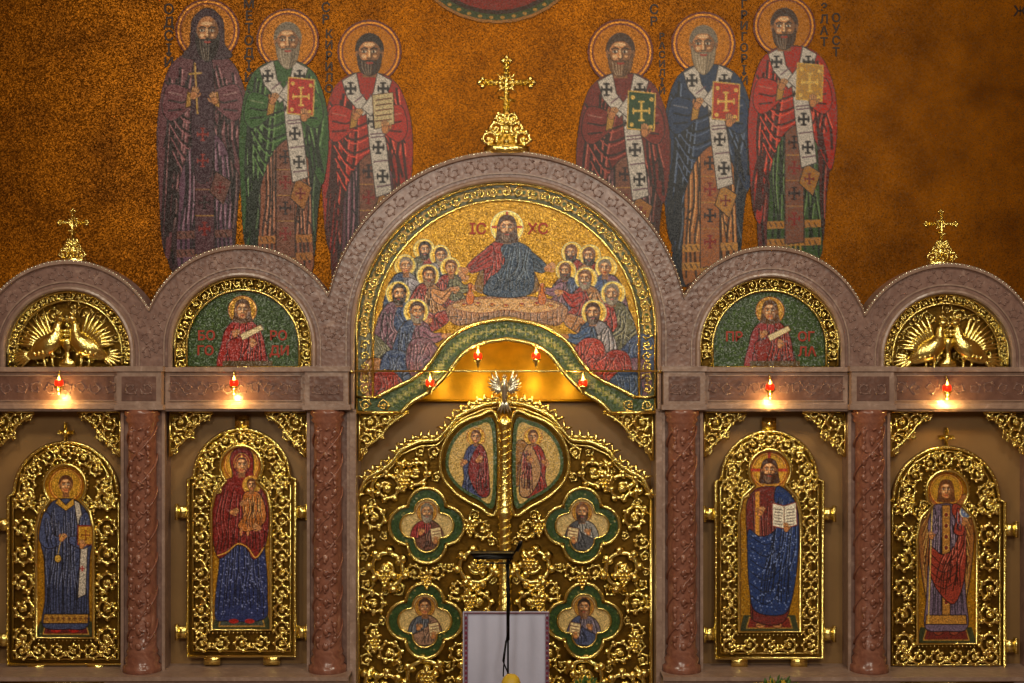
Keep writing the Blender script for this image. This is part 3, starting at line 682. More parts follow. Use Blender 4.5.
c.emit('mosaic',M_mosi,mask=region,y0=.08,d=0,parent=g,gain=1.3)
mb=MB()
for q,t in ((149.5,1.8),(133,1.5)):
    tube(mb,[(x,y,1.5) for x,y,_,_ in arcpath(506,333,q,n=70,stilt=396 if q<140 else 411)],t,6)
tube(mb,[(x,y,2) for x,y in inn],2.6,6); tube(mb,[(x,y,2) for x,y in out],2.2,6)
tube(mb,[(356,397,2),(377,397,2)],1.6); tube(mb,[(635,397,2),(656,397,2)],1.6); tube(mb,[(356,412,2),(401,413,2)],2); tube(mb,[(611,413,2),(656,412,2)],2)
P=arcpath(506,333,141.3,n=34,stilt=None)
for j,(x,y,_,_) in enumerate(P): scroll(mb,x,y,5.6,j,1 if j%2 else -1,w=.95,turns=1.1,d=1,leaves=4,flower=True)
for sg in (-1,1):
    for j in range(5): scroll(mb,506+sg*141.3,345+j*11,5,j,sg,w=.9,turns=1.1,d=1,leaves=4)
    for j in range(2): scroll(mb,506+sg*(141-j*18),405,6,j,sg,w=.9,d=1,leaves=4)
build(mb,'gilded_mouldings',M_gold,.08,g)
for s,x in (('ІС',478),('ХС',538)): text(s,x,234,15,M_inkr,.08,.5,g,'letters')
mb=MB(); n=24
V_=[];
for i in range(n+1):
    t=i/n; y=336+66*t; d=-40+26*(1-t)**2
    V_+= [(400,y,d),(612,y,d)]
mb.add(V_,[(2*i,2*i+1,2*i+3,2*i+2) for i in range(n)]); 
tube(mb,[(400,402,-38),(612,402,-38)],1.5)
build(mb,'gilded_soffit',M_goldb,0,icon_stand)
mb=MB(); box(mb,352,400,660,791.5,-52,-46); build(mb,'sanctuary_curtain',M_tan,0,icon_stand,False)
mb=MB(); box(mb,350,409,356,791.5,-50,2); box(mb,656,409,662,791.5,-50,2); build(mb,'door_jambs',M_marblel,0,icon_stand,False)
mb=MB(); tube(mb,[(352,371,6),(660,371,6)],1.1); 
for x in (353,659): sph(mb,x,371,6,2.6)
build(mb,'lamp_rail',M_gold,0,icon_stand)
# ======================================================== CROSSES
def cross(cx,top,bot,wd,ctop):
    g=empty('gilded_cross',cx,(top+bot)/2); mb=MB(); h=ctop-top; k=h/50.
    cyx=top+h*.47; a=wd/2
    prism(mb,[(cx-3*k,ctop+2),(cx-2.2*k,cyx),(cx-3*k,top+4*k),(cx+3*k,top+4*k),(cx+2.2*k,cyx),(cx+3*k,ctop+2)],-1.8*k,1.8*k)
    prism(mb,[(cx-a+4*k,cyx-3*k),(cx,cyx-2*k),(cx+a-4*k,cyx-3*k),(cx+a-4*k,cyx+3*k),(cx,cyx+2*k),(cx-a+4*k,cyx+3*k)],-1.7*k,1.7*k)
    for ex,ey,ax in ((cx,top+4*k,-PI/2),(cx-a+4*k,cyx,PI),(cx+a-4*k,cyx,0)):
        for t in (-1.45,0,1.45): sph(mb,ex+3.3*k*math.cos(ax+t),ey+3.3*k*math.sin(ax+t),0,2.8*k)
    prism(mb,[(cx-8*k,cyx+12*k),(cx+8*k,cyx+15.5*k),(cx+8*k,cyx+18*k),(cx-8*k,cyx+14.5*k)],-1.4*k,1.4*k)
    for j in range(4):
        for t in (-.3,0,.3):
            an=PI/4+j*PI/2+t; L=(14 if t==0 else 10)*k
            tube(mb,[(cx+3*k*math.cos(an),cyx+3*k*math.sin(an),0),(cx+L*math.cos(an),cyx+L*math.sin(an),0)],[1.5*k,.3*k],4)
    tube(mb,[(cx+6*k*math.cos(t),cyx+6*k*math.sin(t),0) for t in np.arange(20)*PI/10],1.0*k,5,closed=True)
    for i in range(-5,6): sph(mb,cx+i*a*.15,cyx,1.9*k,1.1*k,nu=6,nv=4); sph(mb,cx,cyx+i*h*.08,1.9*k,1.1*k,nu=6,nv=4)
    H=bot-ctop; w=wd*.42
    lathe(mb,cx,[(bot+3,w),(bot-H*.1,w),(bot-H*.14,w*.85),(bot-H*.22,w*.55),(bot-H*.5,w*.32),(bot-H*.75,w*.2),(bot-H*.85,w*.3),(bot-H*.95,w*.2),(ctop-1,w*.1)],0,18,.6)
    for sg in (-1,1):
        for j,(fx,fy,fr) in enumerate(((.74,.28,.2),(.46,.56,.16),(.28,.82,.12))): scroll(mb,cx+sg*w*fx,bot-H*fy,w*.4*(1-.2*j),PI/2,sg,w=w*.075,d=w*.2,leaves=5,flower=True)
    for j in range(3): sph(mb,cx,bot-H*(.2+.25*j),w*(.5-.12*j),w*.14)
    build(mb,'cross_body',M_gold,.06,g)
cross(506.5,57,151,56,112); cross(73,209,261,31,238); cross(941,210,264,34,240)
# ======================================================== CORNER FRETWORK
g=empty('corner_fretwork',512,430); mb=MB()
for x0,x1 in ((-12,121),(167,308),(703,848),(890,1030),(357,655)):
    big=x1-x0>200
    for sg,x in ((1,x0+1),(-1,x1-1)):
        f=lambda a,b:(x+sg*a,411+b,-4)
        W,Hh=(44,46) if not big else (50,50)
        tube(mb,[f(0,1),f(W,1)],1.4); tube(mb,[f(1,0),f(1,Hh)],1.4)
        tube(mb,[f(W,2),f(W*.8,7),f(W*.62,14),f(W*.5,22),f(W*.34,30),f(W*.14,37),f(2,Hh)],1.5)
        for a,b,r in ((11,12,9.5),(27,9,7.5),(9,29,7),(37,6,4.5),(5,40,4),(20,24,5.5)):
            p=f(a,b); scroll(mb,p[0],p[1],r,a,sg*(1 if a%2 else -1),w=r*.19,d=-4,leaves=7)
build(mb,'gilded_scrollwork',M_gold,.08,g)
mb=MB()
for x0,x1 in ((-12,121),(167,308),(703,848),(890,1030),(357,655)):
    W,Hh=(44,46) if x1-x0<200 else (50,50)
    for sg,x in ((1,x0),(-1,x1)): prism(mb,[(x+sg*a,411+b) for a,b in ((0,0),(W,0),(W*.8,6),(W*.6,13),(W*.5,21),(W*.32,29),(W*.13,36),(0,Hh))],-9,-7)
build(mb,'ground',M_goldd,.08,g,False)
# ======================================================== LARGE ICONS
def icon(cx,top,bot,hw,hy,paint,ihw=30,finial='cross'):
    g=empty('framed_icon',cx,(top+bot)/2); mb=MB(); ra=hw-6; ay=top+ra
    edge=[(cx-hw,bot),(cx-hw,ay+2),(cx-ra,ay)]+[(cx+ra*math.cos(a),ay+ra*math.sin(a)) for a in np.linspace(PI,2*PI,40)]+[(cx+ra,ay),(cx+hw,ay+2),(cx+hw,bot)]
    bd=MB(); prism(bd,edge,-18,-12); build(bd,'board',M_goldd,.05,g,False)
    tube(mb,[(x,y,-9) for x,y in edge+[edge[0]]],2.0,6); 
    e2=[(cx+(x-cx)*(1-5/hw),y+(4 if y<ay else (-5 if y>bot-5 else 3))) for x,y in edge]; tube(mb,[(x,y,-9) for x,y in e2+[e2[0]]],1.1,5)
    beads(mb,edge,5,1.3,-7)
    hr=21; ib=bot-27
    key=[(cx+hr*math.cos(a),hy+hr*math.sin(a)) for a in np.linspace(PI-.77,2*PI+.77,34)]
    key=key+[(cx+ihw-4,hy+26),(cx+ihw,hy+44),(cx+ihw,ib),(cx-ihw,ib),(cx-ihw,hy+44),(cx-ihw+4,hy+26)]
    tube(mb,[(x,y,-6) for x,y in key],1.9,6,closed=True)
    beads(mb,[(cx+(x-cx)*1.1,hy+60+(y-hy-60)*1.03) for x,y in key+key[:1]],4,1.0,-7)
    bw=hw-7-ihw; R=bw/2+.5
    n=int((bot-30-(ay+6))/(2*R))
    F=1.22
    for sg in (-1,1):
        for j in range(n+1):
            y=bot-28-j*(bot-34-ay)/n; scroll(mb,cx+sg*(ihw+3+bw/2),y,R*.98,PI/2*(-1)**j,sg*(-1)**j,w=R*.15,d=-8,leaves=8,fat=F)
        scroll(mb,cx+sg*(ihw-7),hy+14,5,0,sg,w=.8,d=-8,leaves=5,fat=F)
    rr=(ra+hr)/2+1; m=7
    for j in range(m):
        a=PI+.12+(PI-.24)*j/(m-1); x=cx+rr*math.cos(a); y=(ay+hy)/2+ (rr*.96)*math.sin(a)
        scroll(mb,x,y,8.3,a,(-1)**j,w=1.2,d=-8,leaves=8,fat=F)
        if j<m-1:
            a+=(PI-.24)/(m-1)/2; scroll(mb,cx+(ra-7)*math.cos(a),ay+(ra-7)*math.sin(a),4.2,a,1,w=.8,d=-8,leaves=5,fat=F)
    for sg in (-1,1):
        scroll(mb,cx+sg*(ra-12),ay+4,8.5,0,sg,w=1.2,d=-8,leaves=7,fat=F); scroll(mb,cx+sg*27,hy+22,6.5,0,-sg,w=1,d=-8,leaves=6,fat=F)
    n=int((2*hw-20)/19)
    for j in range(n+1): scroll(mb,cx-hw+14+j*(2*hw-28)/n,bot-14,8.6,j*PI,(-1)**j,w=1.25,d=-8,leaves=8,fat=F)
    for sg in (-1,1):
        for y in (top+83,bot-24): box(mb,cx+sg*hw,y-6,cx+sg*(hw+12),y+6,-14,-8); box(mb,cx+sg*(hw+10),y-8,cx+sg*(hw+13),y+8,-14,-7)
    for x in (cx-30,cx+30): box(mb,x-8,bot,x+8,bot+9,-14,-8)
    if finial=='cross':
        prism(mb,[(cx-1.5,top-2),(cx-1.5,top-8),(cx-8,top-8),(cx-8,top-12),(cx-2,top-12),(cx-1.5,top-20),(cx+1.5,top-20),(cx+2,top-12),(cx+8,top-12),(cx+8,top-8),(cx+1.5,top-8),(cx+1.5,top-2)],-12,-8); sph(mb,cx,top-10,-8,3.2)
    else: box(mb,cx-7,top-14,cx+7,top,-13,-9); sph(mb,cx,top-7,-9,4)
    build(mb,'gilded_scroll_frame',M_gold,.05,g)
    c=Cv(cx-ihw-2,hy-hr-2,cx+ihw+2,ib+2,1.8,2,bg=(164,116,24),a=.8)
    region=c.poly(key,(164,116,24),False,a=.8); c.mark=False
    for i in range(700): c.ell(cx+rng.uniform(-34,34),rng.uniform(hy-22,ib),.7,.7,rng.choice([(186,140,36),(124,86,16),(204,164,70)]),clip=region,a=.8)
    paint(c,cx,hy,ib)
    c.emit('mosaic',M_mosi,mask=region,y0=.05,d=-9,parent=g,gain=1.3)
EE=(22,10,12); HL=(196,148,48)
def base_rug(c,cx,ib,col=(90,30,26)):
    c.poly([(cx-26,ib-16),(cx+26,ib-16),(cx+30,ib),(cx-30,ib)],(50,54,32),False); c.poly([(cx-20,ib-14),(cx+20,ib-14),(cx+23,ib-3),(cx-23,ib-3)],col,False,edge=(160,120,50),ew=1.2)
def p_theotokos(c,cx,hy,ib):
    base_rug(c,cx,ib,(60,66,60)); c.push(cx-240,hy-468,1)
    B=(36,46,92); Rr=(112,28,24)
    halo(c,240,466,18,HL,(140,50,16),1.2)
    k=c.poly([(224,530),(217,570),(213,618),(224,624),(262,622),(266,600),(264,560),(258,530)],B,edge=EE); folds(c,k,(224,258,532),(215,264,620),14,B,3,1.,wig=2)
    for i in range(160): c.ell(nr.uniform(214,265),nr.uniform(535,620),.7,.7,(120,130,180),clip=k)
    c.ell(232,624,5,2.4,(150,30,24)); c.ell(248,624,5,2.4,(150,30,24))
    k=c.poly([(231,478),(228,462),(232,452),(240,448.5),(248,452),(252,462),(252,478),(260,486),(266,503),(267,530),(262,552),(252,562),(244,550),(234,548),(226,556),(216,560),(211,540),(211,510),(215,492),(224,482)],Rr,edge=EE)
    folds(c,k,(218,262,490),(212,264,558),14,Rr,7,1.,wig=4); c.stroke([(216,558),(226,554),(236,546),(246,550),(254,560),(262,550)],1.2,(200,150,60),sm=True)
    c.push(240,466,7.2); c.ell(0,-.1,1.12,1.5,(130,36,30),edge=EE); c.pop()
    head(c,240,467,6.5,(70,30,30),None,look=.5,hood=None)
    c.push(240,466,7.2); c.poly([(-1.0,.5),(-1.05,-.6),(-.5,-1.35),(0,-1.5),(.5,-1.35),(1.05,-.6),(1.0,.5),(.8,-.3),(.42,-.95),(-.42,-.95),(-.8,-.3)],Rr,edge=(190,140,60),ew=.6); c.stroke([(0,-1.25),(0,-1.0)],.16,(230,190,90)); c.pop()
    halo(c,250,487,10,(206,160,60),(140,50,16),1.)
    k=c.poly([(244,494),(240,504),(241,518),(236,528),(244,534),(256,530),(264,522),(263,506),(256,494)],(170,100,40),edge=EE); folds(c,k,(242,260,497),(240,262,530),9,(176,106,46),5,1.)
    head(c,250,487,4.6,(90,50,24),None,look=-.5)
    for q in (240,247): c.stroke([(q,530),(q-1,537)],2.2,SK)
    hand(c,243,505,4,2.9); hand(c,231,514,5,-.3); hand(c,257,530,5,-2.7,m=-1); c.pop()
def p_christ(c,cx,hy,ib):
    base_rug(c,cx,ib,(110,36,26)); c.push(cx-771,hy-470,1); T=(100,38,34); B=(32,52,102)
    halo(c,771,470,18.5,HL,(140,50,16),1.3)
    for a in (0,PI/2,PI): c.stroke([(771+9*math.cos(a),470-9*math.sin(a)),(771+17*math.cos(a),470-17*math.sin(a))],3,(160,50,24))
    for q in (762,779): c.ell(q,626,4.6,3,SK,edge=EE,ew=.5); c.stroke([(q-3,626),(q+3,626)],.9,(70,30,16))
    k=c.poly([(763,487),(754,492),(748,505),(748,530),(751,560),(752,600),(756,622),(788,620),(795,560),(797,510),(790,493),(780,487)],T,edge=EE); folds(c,k,(752,790,495),(752,792,620),12,T,2,1.,wig=2)
    c.poly([(757,492),(761,491),(761,545),(757,545)],(196,136,50),False)
    k=c.poly([(779,486),(791,493),(799,508),(801,535),(798,575),(792,606),(782,616),(757,612),(751,590),(749,556),(750,530),(762,537),(776,531),(782,515),(776,500)],B,edge=EE)
    folds(c,k,(776,798,496),(760,792,606),12,B,6,1.,wig=4)
    for i in range(6): c.stroke([(752,536+i*12),(768,545+i*12),(784,535+i*11)],.9,mul(B,.4),k,True)
    for i in range(160): c.ell(nr.uniform(752,799),nr.uniform(530,612),.7,.7,(116,136,190),clip=k)
    c.poly([(774,503),(786,506),(798,502),(799,525),(786,529),(774,526)],(216,208,190),False,edge=(120,40,30),ew=1.0); c.stroke([(786,506),(786,528)],.8,(110,60,40))
    for y in range(509,525,3): c.stroke([(776.5,y),(783.5,y+1)],.7,(70,50,50)); c.stroke([(788.5,y+1),(796,y)],.7,(70,50,50))
    hand(c,788,529,5,-1.6); hand(c,762,513,5.6,-1.2,m=-1)
    head(c,771,470,7.6,(64,36,20),(72,42,24),.35,longhair=True); c.pop()
def p_deacon(c,cx,hy,ib):
    base_rug(c,cx,ib,(90,30,30)); c.push(cx-68,hy-486,1); T=(58,66,98)
    halo(c,68,486,17,HL,(140,50,16),1.2)
    for q in (58,76): c.ell(q,632,5,2.6,(150,30,24))
    k=c.poly([(62,500),(52,505),(46,520),(43,545),(46,560),(47,600),(45,628),(70,631),(90,628),(91,600),(92,560),(95,540),(90,516),(84,505),(74,500)],T,edge=EE); folds(c,k,(50,88,508),(46,90,628),16,T,4,1.,wig=3)
    c.poly([(61,499),(68,506),(75,499),(79,504),(68,512),(57,504)],(186,140,50),False,edge=EE)
    k2=c.poly([(46,616),(91,616),(90,625),(45,625)],(160,116,46),False,edge=EE)
    for i in range(8): xcross(c,49+i*5.6,620.5,1.4,(80,40,30),.7)
    k=c.poly([(76,501),(82,504),(90,545),(88,596),(80,600),(83,548)],(180,170,156),False,edge=EE)
    for y in (520,545,570): xcross(c,84.5,y,2.0,(150,30,30),.9)
    for sg,x in ((1,46),(-1,90)):
        k=c.poly([(x,514),(x+sg*8,520),(x+sg*10,536),(x+sg*18,538),(x+sg*18,545),(x+sg*4,550),(x-sg*5,540)],mul(T,1.15),edge=EE); folds(c,k,(x,x+sg*8,516),(x,x+sg*14,548),4,T,x,1.)
    c.poly([(80,527),(96,527),(96,546),(80,546)],(184,134,40),False,edge=(110,30,20),ew=1.2); xcross(c,88,536.5,4,(110,30,20),1.)
    hand(c,64,540,5,-.9,m=-1); hand(c,84,547,5,-1.4)
    c.stroke([(64,536),(60,556)],.7,(200,166,80)); c.ell(60,560,3.5,4,(196,156,66),edge=EE)
    head(c,68,486,6.6,(80,44,22),None,look=.3); c.pop()
def p_archangel(c,cx,hy,ib):
    base_rug(c,cx,ib,(100,36,30)); c.push(cx-944,hy-492,1); Rr=(140,54,40); T=(104,88,110)
    for sg in (-1,1):
        k=c.poly([(944+sg*10,505),(944+sg*20,495),(944+sg*27,508),(944+sg*28,540),(944+sg*24,580),(944+sg*17,610),(944+sg*15,570),(944+sg*12,530)],(140,90,44),edge=EE)
        for i in range(9): c.stroke([(944+sg*(14+i),508+i*7),(944+sg*(25-i*.6),526+i*10)],.9,(70,36,20),k); c.stroke([(944+sg*(15+i),510+i*7),(944+sg*(24-i*.6),527+i*10)],.6,(200,160,84),k)
    halo(c,944,491,17,HL,(140,50,16),1.2)
    for q in (936,952): c.ell(q,634,4.6,3,(130,60,40),edge=EE,ew=.6)
    k=c.poly([(938,505),(930,509),(928,530),(926,560),(924,600),(923,630),(944,633),(965,630),(964,600),(961,560),(960,530),(958,509),(950,505)],T,edge=EE); folds(c,k,(932,956,508),(925,963,630),13,T,3,1.)
    c.poly([(924,617),(964,617),(965,626),(923,626)],(170,120,50),False,edge=EE)
    c.poly([(940,506),(948,506),(948,617),(940,617)],(164,114,50),False,edge=EE)
    for y in range(516,612,11): c.ell(944,y,2.2,2.6,(110,40,30),edge=(210,170,90),ew=.6)
    k=c.poly([(951,505),(959,508),(963,525),(964,560),(960,590),(950,606),(934,590),(927,570),(928,548),(940,556),(952,548),(956,528),(950,514)],Rr,edge=EE); folds(c,k,(950,962,510),(932,960,596),11,Rr,5,1.,wig=4)
    for i in range(4): c.stroke([(929,556+i*9),(942,566+i*8),(956,556+i*8)],.9,mul(Rr,.4),k,True)
    for sg in (-1,1):
        k=c.poly([(944+sg*12,509),(944+sg*18,522),(944+sg*17,536),(944+sg*8,534),(944+sg*10,520)],mul(T,1.1) if sg<0 else mul(Rr,1.1),edge=EE); folds(c,k,(944+sg*10,944+sg*16,512),(944+sg*10,944+sg*16,534),3,T,9,1.)
    c.stroke([(930,505),(926,625)],1.2,(200,170,90)); hand(c,929,538,4.6,-1.7)
    c.ell(964,513,6,6,(100,120,170),edge=(220,210,180),ew=1); xcross(c,964,513,2.8,(230,225,210),.9); hand(c,962,524,4.8,-1.2)
    head(c,944,491,6.8,(96,56,26),None,longhair=True); c.pop()
icon(63,443,666,58,486,p_deacon,29,'cross'); icon(240,430,658,54,467,p_theotokos,30,'plate')
icon(771,432,660,54,471,p_christ,31,'plate'); icon(949,448,672,59,492,p_archangel,30,'cross')
# ======================================================== ROYAL DOORS
MX=504.5
g=empty('royal_doors',MX,560)
tx=[350,357,366,382,392,400,420,438,448,458,470,485,500,505]; ty=[505,498,478,470,462,450,441,440,428,416,410,404,402,400]
ytop=lambda x:np.interp(x,tx,ty)
ann=cr([(495,424),(478,421),(460,430),(448,448),(446,470),(458,488),(478,500),(495,504)],True,5)
Q=[(427,525),(425,620)]
def quat(cx,cy,o=17.5,r=17.5,n=12):
    P=[]
    for j in range(4):
        a0=j*PI/2; x,y=cx+o*math.cos(a0),cy+o*math.sin(a0)
        for t in np.linspace(-PI*.5-.05,PI*.5+.05,n): P.append((x+r*math.cos(a0+t)*.98,y+r*math.sin(a0+t)*.98))
    return P
_AN=cr([(496,416),(478,414),(456,424),(442,446),(440,472),(454,494),(478,508),(496,510)],True,4)
def reg(x,y):
    if x<359 or x>497 or y>788 or y<ytop(x)+4: return False
    if inpoly(np.array([x]),np.array([y]),_AN)[0]: return False
    for cx,cy in Q:
        if abs(x-cx)<21 and abs(y-cy)<39 or abs(x-cx)<39 and abs(y-cy)<21: return False
    return True
circ=pack(reg,357,499,400,790,20,3.8,11,1300,.86)
mb=MB()
for x,y,r in circ:
    dr=1 if rng.random()<.5 else -1; a=rng.uniform(0,6.28)
    for X,dd,aa in ((x,dr,a),(2*MX-x,-dr,PI-a)):
        scroll(mb,X,y,r*1.04,aa,dd,w=r*.15 if r>7 else r*.2,d=-1.0 if r>7 else -3.5,leaves=9 if r>7 else 5,flower=True,fat=1.12,turns=1.5 if r>12 else 1.3)
build(mb,'acanthus_scrollwork',M_gold,.22,g)
mb=MB()
tp=[(x,float(ytop(x)),2) for x in np.arange(357,505,4)]
for fl in (lambda x:x,lambda x:2*MX-x):
    tube(mb,[(fl(x),y,d) for x,y,d in tp],2.2,6); tube(mb,[(fl(x),y+5,1) for x,y,d in tp],1.1,5)
    for i,(x,y,d) in enumerate(tp[::2]):
        for s_ in (-.8,0,.8): leaf(mb,fl(x),y-1,-PI/2+s_,10,2.0,s_,2,1)
    tube(mb,[(fl(358),500,1),(fl(358),789,1)],2.2,6)
    for cx,cy in Q:
        P=quat(cx,cy,18.5,19.5); tube(mb,[(fl(x),y,3) for x,y in P],1.9,6,closed=True)
        P=quat(cx,cy,14.5,12.5); tube(mb,[(fl(x),y,3.5) for x,y in P],1.1,5,closed=True)
    tube(mb,[(fl(x),y,3) for x,y in cr([(497,418),(478,416),(457,426),(443,446),(441,472),(455,492),(478,506),(497,509)],True,5)],1.9,6,closed=True)
    for gx,gy in ((427,577),(480,560),(385,575),(470,600),(375,640),(427,676),(404,480),(470,525)):
        for j in range(10):
            row=[0,0,0,0,1,1,1,2,2,3][j]; col=[0,1,2,3,0,1,2,0,1,0][j]
            sph(mb,fl(gx)+(col-1.5+row*.5)*3.4,gy+row*3.4,5,2.2,nu=7,nv=5)
        for s_ in (-.8,0,.8): leaf(mb,fl(gx),gy-2,-PI/2+s_,9,2.4,s_*.6,5,1)
lathe(mb,MX,[(789,7),(640,7),(612,7.5),(608,9),(604,6),(520,6),(516,8.5),(511,8.5),(507,6),(430,5.6),(426,8),(421,8),(418,5),(414,3)],3,18,.8)
t=np.linspace(0,1,140)
for j in range(2):
    a=j*PI+t*2*PI*12; tube(mb,np.stack([MX+6.4*np.cos(a),428+t*178,3+5.4*np.sin(a)],1),1.2,5)
for j in range(6): sph(mb,MX,620+j*26,8,4)
build(mb,'gilded_frame',M_gold,.22,g)
mb=MB()
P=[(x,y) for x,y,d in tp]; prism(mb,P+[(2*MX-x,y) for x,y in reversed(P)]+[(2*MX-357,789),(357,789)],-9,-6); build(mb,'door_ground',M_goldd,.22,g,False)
for i,(cx,cy) in enumerate(Q+[(2*MX-x,y) for x,y in Q]):
    c=Cv(cx-40,cy-40,cx+40,cy+40,1.7,2)
    region=c.poly(quat(cx,cy,18.5,18),(40,64,26),False)
    for j in range(130): c.ell(cx+rng.uniform(-38,38),cy+rng.uniform(-38,38),1.,1.,rng.choice([(80,96,44),(140,128,70),(54,80,38)]),clip=region)
    in_=c.poly(quat(cx,cy,14.5,12),(186,160,104),False)
    c.mark=False; cl=[((136,42,40),(96,60,46)),((80,84,94),(136,104,84)),((134,132,130),(70,70,76)),((104,94,110),(66,74,108))][i]
    sv=c.rgb.copy()
    half(c,cx,cy-13,1.04,cl[0],cl[1],[GR,BR,(110,70,40),DK][i],[GR,None,BR,(110,70,40)][i],.4,hr=10,attr='book',m=1 if cx<MX else -1,base=36)
    c.rgb=np.where(in_[...,None],c.rgb,sv)
    c.emit('evangelist_mosaic',M_mosi,mask=region,y0=.22,d=1.5,parent=g,gain=1.3,thick=7)
for fl in (0,1):
    F=(lambda x:x) if fl==0 else (lambda x:2*MX-x)
    c=Cv(440,412,500,512,1.7,2) if not fl else Cv(2*MX-500,412,2*MX-440,512,1.7,2)
    region=c.poly([(F(x),y) for x,y in ann],(52,72,32),False)
    in_=c.poly([(F(470+(x-470)*.86),462+(y-462)*.88) for x,y in ann],(180,150,84),False); c.mark=False; sv=c.rgb.copy()
    c.push(F(476),0,1,1 if not fl else -1)
    col=(54,62,104) if not fl else (136,42,30)
    halo(c,0,437,9.5,(200,158,60),(120,50,16),1)
    if fl:
        k=c.poly([(4,448),(14,440),(20,456),(18,486),(8,476)],(140,98,50),edge=EE)
        for i in range(5): c.stroke([(7+i*2,450+i*4),(16,466+i*4)],.8,(80,44,20),k)
    k=c.poly([(-3,444),(-9,449),(-13,462),(-12,478),(-14,496),(12,496),(12,476),(11,460),(8,448),(3,444)],col,edge=EE); folds(c,k,(-8,8,450),(-12,12,494),10,col,fl,1.)
    k=c.poly([(2,445),(9,450),(12,464),(13,494),(2,494),(-8,470)],(116,34,34) if not fl else (160,120,80),edge=EE); folds(c,k,(2,10,450),(0,12,494),7,(126,44,44),fl+2,1.)
    hand(c,-11,462,4.5,2.6); hand(c,2,460,4.5,-.8)
    head(c,0,437,4.8,(90,56,30),None,look=-.4); c.pop()
    c.rgb=np.where(in_[...,None],c.rgb,sv)
    c.emit('annunciation_mosaic',M_mosi,mask=region,y0=.22,d=1.5,parent=g,gain=1.3,thick=7)
g=empty('dove_finial',504.5,390,.1); mb=MB()
tube(mb,[(504.5,376,6),(504.5,380,7),(504.5,387,6),(504.5,396,4),(504.5,404,3)],[1.6,2.8,4.4,3.4,1.2],8,.9); sph(mb,504.5,376.5,7,2.9); tube(mb,[(504.5,378,9),(504.5,381,11)],[1.1,.2],5)
for sg in (-1,1):
    for j in range(8):
        a=-1.0+j*.32; a=a if sg>0 else PI-a; leaf(mb,504.5+sg*3,386,a,19-j*1.2,2.0,sg*-.5,4,2)
    for q in (0,.3,.55): leaf(mb,504.5,400,PI/2+sg*q,14,1.7,0,3,.5)
build(mb,'dove',M_silver,.1,g)
mb=MB()
for j in range(9): a=PI/2+(j-4)*.2; tube(mb,[(504.5,396,0),(504.5+20*math.cos(a),396+19*math.sin(a),0)],[1.1,.3],4)
build(mb,'rays',M_gold,.1,g)
# ======================================================== OIL LAMPS
def lamp(px,py,y0=-.12,pw=5,wall=True):
    g=empty('oil_lamp',px,py,y0); mb=MB()
    lathe(mb,px,[(py+9,.5),(py+7,1.4),(py+4,2.4),(py+2,4.0),(py+1,4.8),(py,4.8)],0,14)
    for j in range(3):
        a=j*2*PI/3+.4; tube(mb,[(px+4.6*math.cos(a),py,4.6*math.sin(a)),(px,py-12,0)],.35,4)
    if wall: tube(mb,[(px,py-12,0),(px,py-15,-2),(px,py-15,-7)],.8,5)
    else: tube(mb,[(px,py-12,0),(px,371 if py>371 else py-15,0)],.5,5)
    sph(mb,px,py-12,0,1.3); build(mb,'brass_holder',M_gold,y0,g)
    mb=MB(); lathe(mb,px,[(py+1,3.6),(py-2,4.3),(py-5,4.0),(py-6,3.6)],0,14); build(mb,'ruby_cup',M_red,y0,g)
    mb=MB(); lathe(mb,px,[(py-5,.4),(py-6.2,1.3),(py-8,1.0),(py-10.5,.15)],0,8); build(mb,'flame',M_flame,y0,g)
    l=bpy.data.lights.new('glow','POINT'); l.energy=pw; l.color=(1,.60,.16); l.shadow_soft_size=.015
    o=bpy.data.objects.new('glow',l); f=(D+y0)/D
    finish_obj(o,((px-CX)*S*f,y0+(-.03 if wall else -.07),ZC+(CY-(py+13 if wall else py-8))*S*f),g)
for x,y in ((59,386),(234,386),(770,390),(947,391)): lamp(x,y,-.12,7.5)
for x,y in ((478,359),(536,359),(430,386),(583,386)): lamp(x,y,-.07,3,False)
# ======================================================== LECTERN, STAND, FLOWERS
yl=-1.6; fz=CY+(ZC)/(S*(D+yl)/D)
g=empty('lectern',506,680,yl); mb=MB()
n=14; V_=[];
for j in range(n+1):
    x=463+86*j/n; w=math.sin(j*1.3)*.6
    V_+=[(x,619,-26),(x,611.5,-1),(x,613,1.5),(x,700,2+w),(x,770,2.5+w*2)]
mb.add(V_,[(j*5+i,j*5+i+1,(j+1)*5+i+1,(j+1)*5+i) for j in range(n) for i in range(4)])
for x in (463,549): mb.add([(x,619,-26),(x,611.5,-1),(x,613,1.5),(x,700,2),(x,770,2.5),(x,770,-28),(x,700,-27)],[(0,1,2,3,4,5,6)])
mb.add([(463,619,-26),(549,619,-26),(549,770,-28),(463,770,-28)],[(0,1,2,3)])
build(mb,'linen_cover',M_cloth,yl,g)
mb=MB()
for x in (464.5,545.5): 
    box(mb,x,613,x+.6,768,2.6,3.4); box(mb,x+2.6,613,x+3.2,768,2.6,3.4)
    for y in range(615,768,5): prism(mb,[(x+1.6,y),(x+3.1,y+2.2),(x+1.6,y+4.4),(x+.1,y+2.2)],2.6,3.6)
box(mb,464,612,549,612.8,2.2,3.0)
build(mb,'embroidered_trim',M_embr,yl,g,False)
mb=MB()
for x in (468,540):
    for d in (-24,-3): box(mb,x,768,x+5,fz,d-2,d+2)
build(mb,'legs',M_black,yl,g,False)
ym=-1.9; fz=CY+(ZC)/(S*(D+ym)/D)
g=empty('microphone_stand',508,610,ym); mb=MB()
tube(mb,[(508,fz,0),(508,555,0)],1.1,8); tube(mb,[(508,560,0),(508,640,0)],1.8,8); lathe(mb,508,[(fz-3,13),(fz-1.5,14),(fz,14)],0,20)
